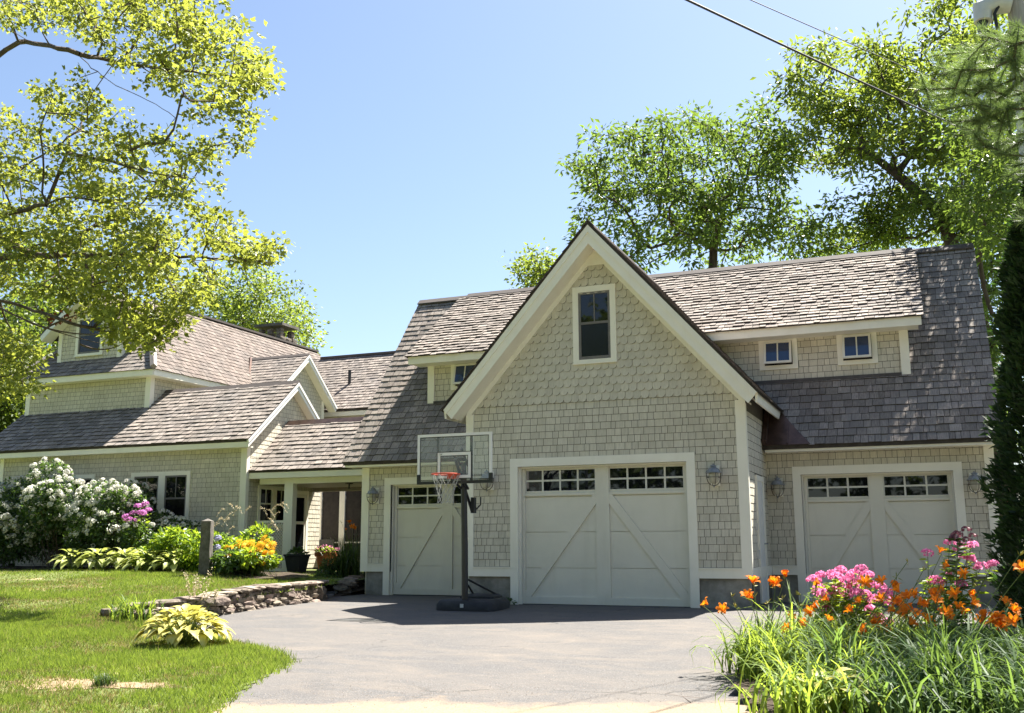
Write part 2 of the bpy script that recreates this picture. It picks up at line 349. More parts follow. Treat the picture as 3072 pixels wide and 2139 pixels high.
# asphalt: grey aggregate, dusty tan sweeps, sand at the near edge
def asphalt():
    m = bpy.data.materials.new('asphalt'); m.use_nodes = True; nt = m.node_tree; b = nt.nodes['Principled BSDF']; L = nt.links
    g = _n(nt, 'ShaderNodeNewGeometry')
    def noise(sc, det, rgh=.6, dist=0):
        mp = _n(nt, 'ShaderNodeMapping'); mp.inputs['Scale'].default_value = sc; L.new(g.outputs['Position'], mp.inputs[0])
        t = _n(nt, 'ShaderNodeTexNoise'); t.inputs['Scale'].default_value = 1; t.inputs['Detail'].default_value = det; t.inputs['Roughness'].default_value = rgh; t.inputs['Distortion'].default_value = dist
        L.new(mp.outputs[0], t.inputs['Vector']); return t.outputs['Fac']
    def ramp(f, stops):
        r = _n(nt, 'ShaderNodeValToRGB')
        while len(r.color_ramp.elements) < len(stops): r.color_ramp.elements.new(.5)
        for e_, (p_, c_) in zip(r.color_ramp.elements, stops): e_.position = p_; e_.color = (*c_, 1)
        L.new(f, r.inputs[0]); return r.outputs[0]
    def mix(f, a, c, mode='MIX'):
        x = _n(nt, 'ShaderNodeMix', data_type='RGBA', blend_type=mode); L.new(f, x.inputs[0])
        for i, y in ((6, a), (7, c)):
            if isinstance(y, tuple): x.inputs[i].default_value = (*y, 1)
            else: L.new(y, x.inputs[i])
        return x.outputs[2]
    base = ramp(noise((70, 70, 70), 4, .75), [(.3, (.062, .060, .061)), (.55, (.10, .096, .094)), (.72, (.24, .23, .22))])
    dust = ramp(noise((.55, .9, 1), 8, .7, .8), [(.42, (0, 0, 0)), (.75, (.6, .6, .6))])
    col = mix(dust, base, (.165, .143, .122))
    # tyre sweeps: stretched noise along the way the cars turn in
    sw = ramp(noise((.9, 1.7, 1), 6, .7, 1.6), [(.5, (0, 0, 0)), (.72, (.5, .5, .5))]); col = mix(sw, col, (.175, .148, .122))
    dk = ramp(noise((1.3, 1.3, 1), 5, .65), [(.6, (0, 0, 0)), (.8, (.5, .5, .5))]); col = mix(dk, col, (.06, .06, .064))
    # hairline cracks, broken up by noise
    vo = _n(nt, 'ShaderNodeTexVoronoi'); vo.feature = 'DISTANCE_TO_EDGE'; vo.inputs['Scale'].default_value = .33
    wp = _n(nt, 'ShaderNodeMapping'); wn = _n(nt, 'ShaderNodeTexNoise'); wn.inputs['Scale'].default_value = 2.2; wn.inputs['Detail'].default_value = 6; L.new(g.outputs['Position'], wn.inputs['Vector'])
    ad = _n(nt, 'ShaderNodeVectorMath', operation='MULTIPLY_ADD'); L.new(wn.outputs['Color'], ad.inputs[0]); ad.inputs[1].default_value = (.7, .7, 0); L.new(g.outputs['Position'], ad.inputs[2]); L.new(ad.outputs[0], vo.inputs['Vector'])
    ck = ramp(vo.outputs['Distance'], [(.0, (1, 1, 1)), (.0065, (0, 0, 0))]); cm = ramp(noise((.8, .8, 1), 3), [(.50, (0, 0, 0)), (.6, (.75, .75, .75))]); ckm = _n(nt, 'ShaderNodeMix', data_type='RGBA', blend_type='MULTIPLY'); ckm.inputs[0].default_value = 1; L.new(ck, ckm.inputs[6]); L.new(cm, ckm.inputs[7]); col = mix(ckm.outputs[2], col, (.03, .03, .03))
    sx = _n(nt, 'ShaderNodeSeparateXYZ'); L.new(g.outputs['Position'], sx.inputs[0])
    # loose sand washed along the near edge of the apron (towards the road)
    dline = _math(nt, 'ADD', _math(nt, 'MULTIPLY', sx.outputs['X'], .385), -10.2)      # y of the sand line
    d = _math(nt, 'SUBTRACT', dline, sx.outputs['Y']); d = _math(nt, 'ADD', d, _math(nt, 'MULTIPLY', _math(nt, 'SUBTRACT', noise((1.1, 1.1, 1), 6, .7), .5), 2.0))
    sf = ramp(_math(nt, 'ADD', _math(nt, 'MULTIPLY', d, 1.3), .35), [(.25, (0, 0, 0)), (.8, (1, 1, 1))])
    sand = ramp(noise((60, 60, 60), 4), [(.3, (.17, .128, .086)), (.7, (.29, .225, .16))])
    col = mix(sf, col, sand)
    L.new(col, b.inputs['Base Color']); b.inputs['Roughness'].default_value = .9; b.inputs['Specular IOR Level'].default_value = .2
    bp = _n(nt, 'ShaderNodeBump'); bp.inputs['Strength'].default_value = .5; bp.inputs['Distance'].default_value = .008
    L.new(noise((110, 110, 110), 4), bp.inputs['Height']); L.new(bp.outputs[0], b.inputs['Normal']); return m
M_ASPH = asphalt()
M_LAWN = material('lawn_soil', (.06, .085, .02), (.13, .15, .04), rough=1, scale=(5, 5, 5), detail=6, c3=(.36, .26, .165), scale3=1.0, ramp3=(.60, .72))
L_GRASS = leaf_mat('grass_blades', (.055, .105, .016), (.25, .31, .055), (.28, .37, .045), .38)
L_DRY = leaf_mat('dry_grass', (.28, .22, .09), (.42, .34, .16), (.35, .28, .1), .3)
L_MAPLE = leaf_mat('maple_leaf', (.055, .095, .018), (.17, .205, .042), (.36, .395, .055), .48)
L_OAK = leaf_mat('chestnut_leaf', (.028, .058, .016), (.115, .165, .042), (.21, .31, .04), .42, rough=.42, spec=.4)
L_OAK2 = leaf_mat('yellowing_leaf', (.032, .062, .014), (.15, .20, .04), (.29, .37, .045), .45, rough=.4, spec=.4)
L_PINE = leaf_mat('pine_needle', (.05, .085, .035), (.17, .23, .09), (.22, .32, .08), .38)
L_CEDAR = leaf_mat('cedar_spray', (.010, .026, .010), (.035, .07, .02), (.05, .11, .015), .3, rough=.6)
L_FAR = leaf_mat('far_leaf', (.025, .05, .015), (.10, .14, .03), (.22, .30, .03), .4)
L_SHRUB = leaf_mat('shrub_leaf', (.018, .045, .014), (.07, .12, .03), (.14, .24, .03), .35, rough=.35, spec=.5)
L_PERE = leaf_mat('perennial_leaf', (.05, .11, .015), (.17, .27, .03), (.36, .48, .03), .45, rough=.4)
L_LILY = leaf_mat('daylily_leaf', (.04, .09, .018), (.17, .26, .045), (.36, .47, .055), .44, rough=.55, spec=.22)
L_LILYD = leaf_mat('daylily_leaf_shaded', (.025, .065, .02), (.09, .155, .05), (.18, .28, .05), .38, rough=.55, spec=.22)  # darker copy of the daylily leaf, shade put into its colour
L_HOSTA = leaf_mat('golden_hosta_leaf', (.30, .31, .07), (.60, .55, .20), (.60, .54, .11), .28, rough=.4, spec=.4)
L_VAR = leaf_mat('variegated_hosta_leaf', (.10, .19, .035), (.56, .56, .20), (.45, .5, .1), .35)
L_WHITEF = leaf_mat('white_petal', (.62, .60, .52), (.84, .83, .78), (.7, .7, .62), .3, rough=.7, spec=.1)
L_PINKF = leaf_mat('pink_petal', (.60, .10, .30), (.88, .38, .62), (.9, .32, .55), .5, rough=.7, spec=.1)
L_PURPF = leaf_mat('purple_petal', (.45, .12, .38), (.66, .30, .58), (.55, .2, .5), .35, rough=.7, spec=.1)
L_ORANF = leaf_mat('orange_petal', (.62, .13, .012), (.85, .30, .03), (.85, .26, .01), .45, rough=.6, spec=.15)
L_YELLF = leaf_mat('yellow_petal', (.70, .34, .01), (.85, .50, .02), (.8, .42, .01), .4, rough=.6, spec=.15)
L_LILAF = leaf_mat('pale_blue_petal', (.40, .40, .62), (.62, .60, .78), (.5, .5, .7), .3, rough=.7, spec=.1)
L_BUD = leaf_mat('bud', (.24, .28, .05), (.50, .40, .10), (.4, .35, .06), .3)
L_MAUVE = leaf_mat('mauve_seed_head', (.13, .045, .07), (.24, .09, .12), (.2, .08, .1), .3)
L_STEM = leaf_mat('green_stem', (.08, .13, .03), (.20, .25, .07), (.2, .3, .05), .2)
L_SEED = leaf_mat('dry_seed_head', (.36, .30, .18), (.58, .50, .34), (.5, .42, .25), .35)
L_FGRASS = leaf_mat('fountain_grass', (.015, .035, .010), (.06, .10, .025), (.10, .17, .02), .3)
L_DEADL = leaf_mat('dead_leaf', (.12, .03, .015), (.22, .07, .03), (.2, .06, .02), .3)
# ================================================================= ground, driveway, lawn
def drive_z(y): return -0.03*np.maximum(0, -(np.asarray(y, float)+2.0))
_cp = np.array([(-6.26,.75,.33),(-5.2,.4,.28),(-5.1,-1.5,.26),(-5.1,-3.0,.22),(-5.5,-4.4,.13),(-6.2,-5.4,.07),(-8.6,1.4,.45),(-12,2.5,.47),(-17,3.3,.45),(-22,4,.5),(-10,4,.43),(-9,5.1,.33),(-7,5.5,.33),
  (-3.5,-6,-.10),(-4.3,-5.3,-.07),(-5.4,-6.3,-.02),(-1.6,-7.7,-.14),(0,-8,-.19),(.8,-10,-.27),(-1,-10.7,-.29),(-3,-9,-.19),(-8,-4,.17),(-12,-3,.33),(-8,-8,-.02),(-15,-8,.15),(-25,0,.5),(-6,-11,-.2),(-30,20,.5),(0,-16,-.45),(-12,-16,-.2)])
def lawn_z(x, y):
    x = np.asarray(x, float); y = np.asarray(y, float); num = 0; den = 0
    for a, b, c in _cp:
        w = 1/((x-a)**2+(y-b)**2+.35)**1.6; num = num+w*c; den = den+w
    return num/den
DRIVE_EDGE = [(-5.35,1.35),(-4.85,.75),(-4.62,-.2),(-4.45,-1.4),(-4.40,-2.6),(-4.32,-3.5),(-4.0,-4.6),(-3.2,-5.5),(-2.3,-6.15),(-1.4,-6.65),(-.6,-7.2),(-.05,-7.75),(.12,-8.25),(.30,-8.9),(.62,-9.6),(.95,-10.3),(1.5,-11.5),(2,-14),(2,-24)]
DRIVE_POLY = DRIVE_EDGE+[(14,-24),(14,2.3),(-5.35,2.3)]
def sheet(name, xs, ys, zf, mat, keep=None, kind='structure'):
    X, Y = np.meshgrid(xs, ys); Z = zf(X, Y); nx, ny = len(xs), len(ys)
    V = np.stack([X, Y, Z], -1).reshape(-1, 3); i = np.arange((ny-1)*nx).reshape(ny-1, nx)[:, :-1]
    F = np.stack([i, i+1, i+nx+1, i+nx], -1).reshape(-1, 4)
    if keep is not None:
        c = V[F].mean(1); F = F[keep(c[:, 0], c[:, 1])]
    o = mesh_np(name, V, F, mat, smooth=True); return tag(o, kind=kind)
M_FAR = material('far_ground', (.05, .07, .02), (.09, .10, .03), rough=1, scale=(.5, .5, .5))
sheet('ground', np.array([-900, -60, 60, 900.]), np.array([-900, -60, 60, 900.]), lambda X, Y: X*0-.9, M_FAR)
sheet('driveway', np.linspace(-8, 14, 45), np.linspace(-24, 2.6, 55), lambda X, Y: drive_z(Y)+.006*np.sin(X*.9+Y*.6), M_ASPH)
def edge_dist(X, Y):
    X = np.asarray(X, float); Y = np.asarray(Y, float); best = np.full(np.broadcast(X, Y).shape, 1e9)
    for (a, b), (c, d) in zip(DRIVE_EDGE[5:-1], DRIVE_EDGE[6:]):
        L2 = (c-a)**2+(d-b)**2; t = np.clip(((X-a)*(c-a)+(Y-b)*(d-b))/L2, 0, 1); best = np.minimum(best, np.hypot(X-a-t*(c-a), Y-b-t*(d-b)))
    return best
def lz(X, Y):
    dz = drive_z(Y); f = np.clip(edge_dist(X, Y)/.55, 0, 1); f = f*f*(3-2*f); f = np.where(np.asarray(Y) > -3.9, np.maximum(f, np.clip((np.asarray(Y)+3.9)/.3, 0, 1)), f)
    return dz+.008+np.maximum(lawn_z(X, Y)-dz-.008, .015)*f
GARAGE_BOX = lambda x, y: (x > -5.2) & (y > 1.4)
sheet('lawn', np.concatenate([np.linspace(-70, -27, 20), np.linspace(-26, 2.2, 236)]), np.concatenate([np.linspace(-34, -15, 12), np.linspace(-14, 14, 234)]), lambda X, Y: lz(X, Y)+.008*np.sin(X*2.3)*np.sin(Y*1.9), M_LAWN, keep=lambda x, y: ~in_poly(x, y, DRIVE_POLY) & ~GARAGE_BOX(x, y))
sheet('backyard', np.linspace(-60, 60, 25), np.concatenate([np.linspace(13.8, 60, 10)]), lambda X, Y: X*0+.3, M_LAWN)
# grass blades (nobody could count them): denser towards the camera
def grass(n, xr, yr, dens=1):
    x = RNG.uniform(*xr, n); y = RNG.uniform(*yr, n)
    return x, y
def make_grass():
    xs, ys = [], []
    for n, xr, yr in ((190000, (-6, 1.2), (-11.5, -5.0)), (90000, (-11, -4), (-8.5, 1.8)), (70000, (-22, -6), (-7, 3.6)), (40000, (-14, -5), (-13, -6))):
        x, y = grass(n, xr, yr); xs.append(x); ys.append(y)
    x = np.concatenate(xs); y = np.concatenate(ys)
    # only what is in view
    P = np.stack([x, y, lz(x, y)], 1); d = P-CAM; zz = d@_f; u = IW/2+FPX*(d@_r)/zz; v = IH/2-FPX*(d@_u)/zz
    ok = (u > -900) & (u < IW+50) & (v < IH+120) & ~in_poly(x+RNG.normal(0, .06, len(x)), y+RNG.normal(0, .06, len(x)), DRIVE_POLY)
    def patch(a, b, s, seed): # smooth value noise
        r = np.random.default_rng(seed).uniform(size=(64, 64)); i = a/s % 63; j = b/s % 63; i0 = i.astype(int); j0 = j.astype(int); fi = i-i0; fj = j-j0
        fi = fi*fi*(3-2*fi); fj = fj*fj*(3-2*fj)
        return (r[i0, j0]*(1-fi)+r[(i0+1) % 64, j0]*fi)*(1-fj)+(r[i0, (j0+1) % 64]*(1-fi)+r[(i0+1) % 64, (j0+1) % 64]*fi)*fj
    pn = np.clip(.45*patch(x+50, y+50, 1.3, 1)+.35*patch(x+50, y+50, .42, 3)+.35*patch(x+50, y+50, .14, 2)-.05, 0, 1)
    # bare sandy strip near the bottom of the picture
    c0 = pix(150, 1545, 'z', -.27); c1 = pix(330, 1560, 'z', -.27)
    bare = np.exp(-(((x-(c0[0]+c1[0])/2)*.8+(y-(c0[1]+c1[1])/2)*.45)**2/.55+((y-(c0[1]+c1[1])/2)*1.0-(x-(c0[0]+c1[0])/2)*.15)**2/.10))
    keep = ok & (RNG.uniform(size=len(x)) > bare*.80) & (RNG.uniform(size=len(x)) < .35+1.3*pn)
    x, y, pn = x[keep], y[keep], pn[keep]; n = len(x)
    z = lz(x, y)+.008*np.sin(x*2.3)*np.sin(y*1.9)-.004
    h = RNG.uniform(.022, .078, n)*(.45+1.1*pn); w = RNG.uniform(.006, .013, n)*(1+.4*(y > -6))
    a = RNG.uniform(0, 6.283, n); lean = RNG.uniform(.1, .9, n)
    d = np.stack([np.cos(a)*lean, np.sin(a)*lean, np.ones(n)], 1); up = np.stack([np.cos(a+1.2), np.sin(a+1.2), RNG.uniform(-.2, .6, n)], 1)
    T = np.array([(-.5, 0, 0), (.5, 0, 0), (0, 1, .1)])
    pos = np.stack([x, y, z], 1); dry = RNG.uniform(size=n) < np.clip(.05+.75*(pn < .42), 0, 1)*.6
    for sel, m, nm, lab in ((~dry, L_GRASS, 'grass', 'short green lawn grass rising from the driveway to the house'), (dry, L_DRY, 'dry_grass', 'dry straw coloured blades mixed into the lawn')):
        V, F, idx = scatter(T, [(0, 1, 2)], pos[sel], d[sel], up[sel], h[sel], w[sel])
        var = np.clip(pn[sel]*1.0-.05+RNG.uniform(-.45, .45, sel.sum()), 0, 1)
        tag(mesh_np(nm, V, F, m, var=var[idx]), lab, 'grass', kind='stuff')
make_grass()
M_SAND = material('sandy_soil', (.15, .105, .062), (.31, .225, .14), rough=1, scale=(14, 14, 14), detail=6, bump=.8, bscale=(50, 50, 50))
def bare():
    c = (pix(100, 1548, 'z', -.27)+pix(300, 1555, 'z', -.27))/2; r = random.Random(2); e = pix(300, 1555, 'z', -.27)-pix(100, 1548, 'z', -.27); L = np.linalg.norm(e[:2]); e = e/L; p = np.array([-e[1], e[0], 0]); ring = []
    for k in range(72):
        a = 2*math.pi*k/72; q = c+e*(L*.95*math.cos(a)*r.uniform(.72, 1.12))+p*((.26+.10*math.sin(3*a+1))*math.sin(a)*r.uniform(.55, 1.25)); ring.append((q[0], q[1], float(lz(q[0], q[1]))+.004))
    m = MB(); m.add(ring+[(c[0], c[1], float(lz(c[0], c[1]))+.016)], [(i, (i+1) % 72, 72) for i in range(72)]); tag(m.build('bare_patch', M_SAND), kind='structure')
bare()

# loose grit washed over the near edge of the asphalt
def grit():
    n = 1500; r = np.random.default_rng(8); x = r.uniform(.8, 4.9, n); y = .385*x-10.0+r.normal(size=n)*.35+np.abs(r.normal(size=n))*.3; ok = ~in_poly(x, y, [(-9, -30), (-9, 3)]+DRIVE_EDGE) if False else in_poly(x, y, DRIVE_POLY); x, y = x[ok], y[ok]; n = len(x)
    T = np.array([(-.5, -.5, 0), (.5, -.4, 0), (.4, .5, 0), (-.45, .45, 0), (0.05, 0, .55)]); s = r.uniform(.004, .013, n); d = np.stack([np.cos(s*9e3), np.sin(s*9e3), 0*s], 1)
    V, F, idx = scatter(T, [(0, 1, 4), (1, 2, 4), (2, 3, 4), (3, 0, 4)], np.stack([x, y, drive_z(y)+.006*np.sin(x*.9+y*.6)], 1), d, np.tile([0, 0, 1.0], (n, 1)), s)
    tag(mesh_np('grit', V, F, material('grit_stone', (.10, .09, .08), (.34, .30, .26), rough=.9, scale=(60, 60, 60)), var=r.uniform(size=n)[idx]), 'loose gravel and sand grit strewn along the near edge of the driveway', 'gravel', kind='stuff')
grit()
# ================================================================= garage
BL, BR, BC = -1.56, 3.584, 1.012          # bay left, right, centre
WY = 2.20; WL, WR_ = -5.09, 7.443         # wing wall plane and its ends
SK0, SK1 = .488, .66                      # skirt board
EY, EZ, RY, RZ = 1.80, 2.84, 5.30, 7.16   # main eave and ridge
MS = (RZ-EZ)/(RY-EY)
DY, DEY, DEZ = 2.88, 2.42, 5.19           # dormer wall, dormer eave
BS = 1.127                                # bay roof slope
garage = thing('garage', (1.0, 2.2, 0), 'shingled three-door garage with a tall scalloped front gable and shed dormers', 'garage')
FX = lambda y: Frame((0, y, 0), (1, 0, 0), (0, 0, 1))   # wall facing -Y, u = x, v = z
wallpieces = []; scallops = []
# ---- walls (backing)
bay_z = lambda x: 3.386+BS*(x-BL) if x < BC else 3.386+BS*(BR-x)
w = MB()
w.prism([(BL, SK0), (-.55, SK0), (-.55, 2.45), (BL, 2.45)], 'y', 0.0, .14)
w.prism([(2.57, SK0), (BR, SK0), (BR, 2.45), (2.57, 2.45)], 'y', 0.0, .14)
w.prism([(BL, 2.45), (BR, 2.45), (BR, 3.47), (BC, 6.37), (BL, 3.47)], 'y', 0.0, .14)
bay_wall = w.build('bay_wall', M_FELT, garage)
w = MB(); w.box(BR-.14, BR, .14, WY, .0, 3.6); side_wall = w.build('bay_side_wall', M_FELT, garage)
MB().box(BL, BL+.14, .14, WY, 0, 3.6).build('bay_side_wall', M_FELT, garage)
RDL, RDR, RDT = 4.059, 6.949, 2.454; LDL, LDR, LDT = -4.554, -1.664, 2.48
w = MB(); w.box(WL, LDL+.15, WY, WY+.14, SK0, LDT-.15).box(LDR-.15, BL+.02, WY, WY+.14, SK0, LDT-.15).box(WL, BL+.02, WY, WY+.14, LDT-.15, 2.80); wing_l = w.build('wing_wall', M_FELT, garage)
w = MB(); w.box(BR-.02, RDL+.15, WY, WY+.14, SK0, RDT-.15).box(RDR-.15, WR_, WY, WY+.14, SK0, RDT-.15).box(BR-.02, WR_, WY, WY+.14, RDT-.15, 2.80); wing_r = w.build('wing_wall', M_FELT, garage)
RBY = 2*RY-EY
for x0, x1 in ((WL, WL+.14), (WR_-.14, WR_)):
    MB().prism([(WY+.14, 0), (RBY-.4, 0), (RBY-.4, 2.80), (RY, RZ-.25), (WY+.14, EZ+MS*(WY-EY)-.05)], 'x', x0, x1).build('gable_end_wall', M_SID_O, garage)
MB().box(WL, WR_, RBY-.4, RBY-.26, 0, 2.8).build('back_wall', M_SID_O, garage)
w = MB(); w.box(-3.87, 6.22, DY, DY+.12, 4.0, DEZ-.05); dorm_wall = w.build('dormer_wall', M_FELT, garage)
for x0, x1 in ((-3.87, -3.75), (6.10, 6.22)): MB().prism([(DY+.12, 4.1), (RY, RZ-.2), (DY+.12, DEZ+.741*(DY-DEY)-.1)], 'x', x0, x1).build('dormer_cheek', M_SID_O, garage)
# ---- foundation
for x0, x1 in ((BL+.02, -.70), (2.72, BR-.02)): MB().box(x0, x1, .03, WY, -.3, SK0-.001).build('foundation', M_CONC, garage)
for x0, x1 in ((WL+.1, LDL), (BR-.02, RDL), (RDR, WR_-.02)): MB().box(x0, x1, WY+.03, WY+.3, -.3, SK0-.001).build('foundation', M_CONC, garage)
# ---- shingles on walls
E5 = .127
def add(fr, poly, par, holes=(), vis=1, e=E5, wr=(.085, .20), v0=None, t=.012):
    ps = courses(fr, poly, e, wr[0], wr[1], t, holes, gap=.007, v0=v0, tj=.15, rev=.006)
    for p in ps: p['par'] = par; p['vis'] = vis
    wallpieces.extend(ps)
ZT = SK1+E5*23                       # courses turn to scallops here
add(FX(-.001), [(BL+.1, SK1), (BR-.1, SK1), (BR-.1, ZT+.075), (BL+.1, ZT+.075)], bay_wall, [(-.60, 2.62, 0, 2.53)])
add(FX(WY-.001), [(WL+.12, SK1), (BL, SK1), (BL, 2.78), (WL+.12, 2.78)], wing_l, [(LDL+.08, LDR-.08, 0, LDT-.08)])
add(FX(WY-.001), [(BR, SK1), (WR_-.1, SK1), (WR_-.1, 2.78), (BR, 2.78)], wing_r, [(RDL+.08, RDR-.08, 0, RDT-.08)])
FS = Frame((BR+.001, 0, 0), (0, 1, 0), (0, 0, 1))    # side wall facing +X, u = y
add(FS, [(.06, SK1), (WY, SK1), (WY, 3.3), (.06, 3.3)], side_wall, [(.80, 1.62, 0, 2.25)], e=.134, t=.007)
DW = [(3.46, 4.2, 4.41, 5.07), (4.94, 5.67, 4.41, 5.08), (-3.30, -2.55, 4.43, 5.09)]
add(FX(DY-.001), [(-3.75, 4.18), (6.1, 4.18), (6.1, 5.1), (-3.75, 5.1)], dorm_wall, DW)
lay(wallpieces, 'wall_shingle', 'wall_shingle_field', M_SID_O, M_SID_A, garage)
# ---- scallop shingles in the gable
def scallop_mesh(mat):
    me = bpy.data.meshes.new('scallop'); n = 7; w_ = .0715; e_ = .142
    ang = [math.pi+math.pi*i/(n-1) for i in range(n)]
    out = [(-w_, e_), (-w_, .055)]+[(w_*math.cos(a), .055+.062*math.sin(a)) for a in ang[1:-1]]+[(w_, .055), (w_, e_)]
    e2 = e_*1.55; out = [(x, e2 if y == e_ else y) for x, y in out]
    h = lambda y: .030-.028*max(0, y)/e2
    k = len(out); V = [(x, y, h(y)) for x, y in out]+[(x, y, 0) for x, y in out]
    Fc = [tuple(range(k))]+[(i+1, i, k+i, k+i+1) for i in range(k-1)]
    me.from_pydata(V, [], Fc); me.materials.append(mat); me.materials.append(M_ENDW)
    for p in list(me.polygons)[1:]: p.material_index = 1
    me.update(); return me
me_o = scallop_mesh(M_SID_O); me_a = scallop_mesh(M_SID_A); row = 0; SP = .1445; sc = []
z = ZT+.004
GWL, GWR, GWB, GWT = .562, 1.384, 4.265, 5.712
while z < 6.2:
    hw = (6.285-(z+.05))/BS; off = (row % 2)*.5*SP
    x = BC-math.floor(hw/SP)*SP-SP+off
    while x < BC+hw:
        if abs(x-BC) < hw+.03 and BL+.12 < x < BR-.12 and not (GWL+.05 < x < GWR-.05 and GWB-.03 < z < GWT-.17):
            sc.append((x+random.uniform(-.003, .003), z+random.uniform(-.004, .004)))
        x += SP
    z += .1425; row += 1
sc.sort(key=lambda p: p[1]); Vs, Fs, vs = [], [], []
for i, (x, z) in enumerate(sc):
    M = Matrix(((1, 0, 0, x), (0, 0, -1, -.001), (0, 1, 0, z), (0, 0, 0, 1)))
    if i < 300: obj_from(me_o, 'scallop_shingle', M, bay_wall)
    else:
        o = len(Vs); Vs += [tuple(M @ v.co) for v in me_a.vertices]; r_ = random.random(); vs += [r_]*len(me_a.vertices)
        Fs += [tuple(o+j for j in p.vertices) for p in me_a.polygons]
if Vs:
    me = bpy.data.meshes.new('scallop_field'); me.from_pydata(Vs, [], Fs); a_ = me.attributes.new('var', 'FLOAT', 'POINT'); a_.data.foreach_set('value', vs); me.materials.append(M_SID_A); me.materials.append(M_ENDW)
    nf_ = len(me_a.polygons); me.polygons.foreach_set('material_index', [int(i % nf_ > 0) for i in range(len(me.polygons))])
    tag(put(bpy.data.objects.new('scallop_shingle_field', me), garage), kind='stuff')
# ---- corner boards and skirts (each 30 mm proud)
def board(x0, x1, y0, y1, z0, z1, name='corner_board', m=M_TRIM, par=garage): return MB().box(x0, x1, y0, y1, z0, z1).build(name, m, par)
board(BL-.03, BL+.125, -.03, -.0005, SK0, 3.46); board(BL-.03, BL-.0005, 0, .12, SK0, 3.4)
board(BR-.145, BR+.03, -.03, -.0005, SK0, 3.46); board(BR+.0005, BR+.03, 0, .07, SK0, 3.4)
board(WL-.03, WL+.15, WY-.03, WY-.0005, SK0, 2.74); board(WR_-.13, WR_+.03, WY-.03, WY-.0005, SK0, 2.74)
for x0, x1, y in ((BL+.126, -.698, 0), (2.721, BR-.146, 0), (WL+.151, LDL-.001, WY), (BR+.031, RDL-.001, WY), (RDR+.001, WR_-.131, WY)):
    board(x0, x1, y-.027, y-.0005, SK0, SK1, 'skirt_board'); board(x0, x1, y-.045, y-.0275, SK1-.02, SK1-.001, 'skirt_cap')
board(BR+.0005, BR+.027, .071, WY-.03, SK0, SK1, 'skirt_board')
for x0, x1 in ((-3.88, -3.72), (6.07, 6.23)): board(x0, x1, DY-.035, DY-.0005, 4.16, 5.05)
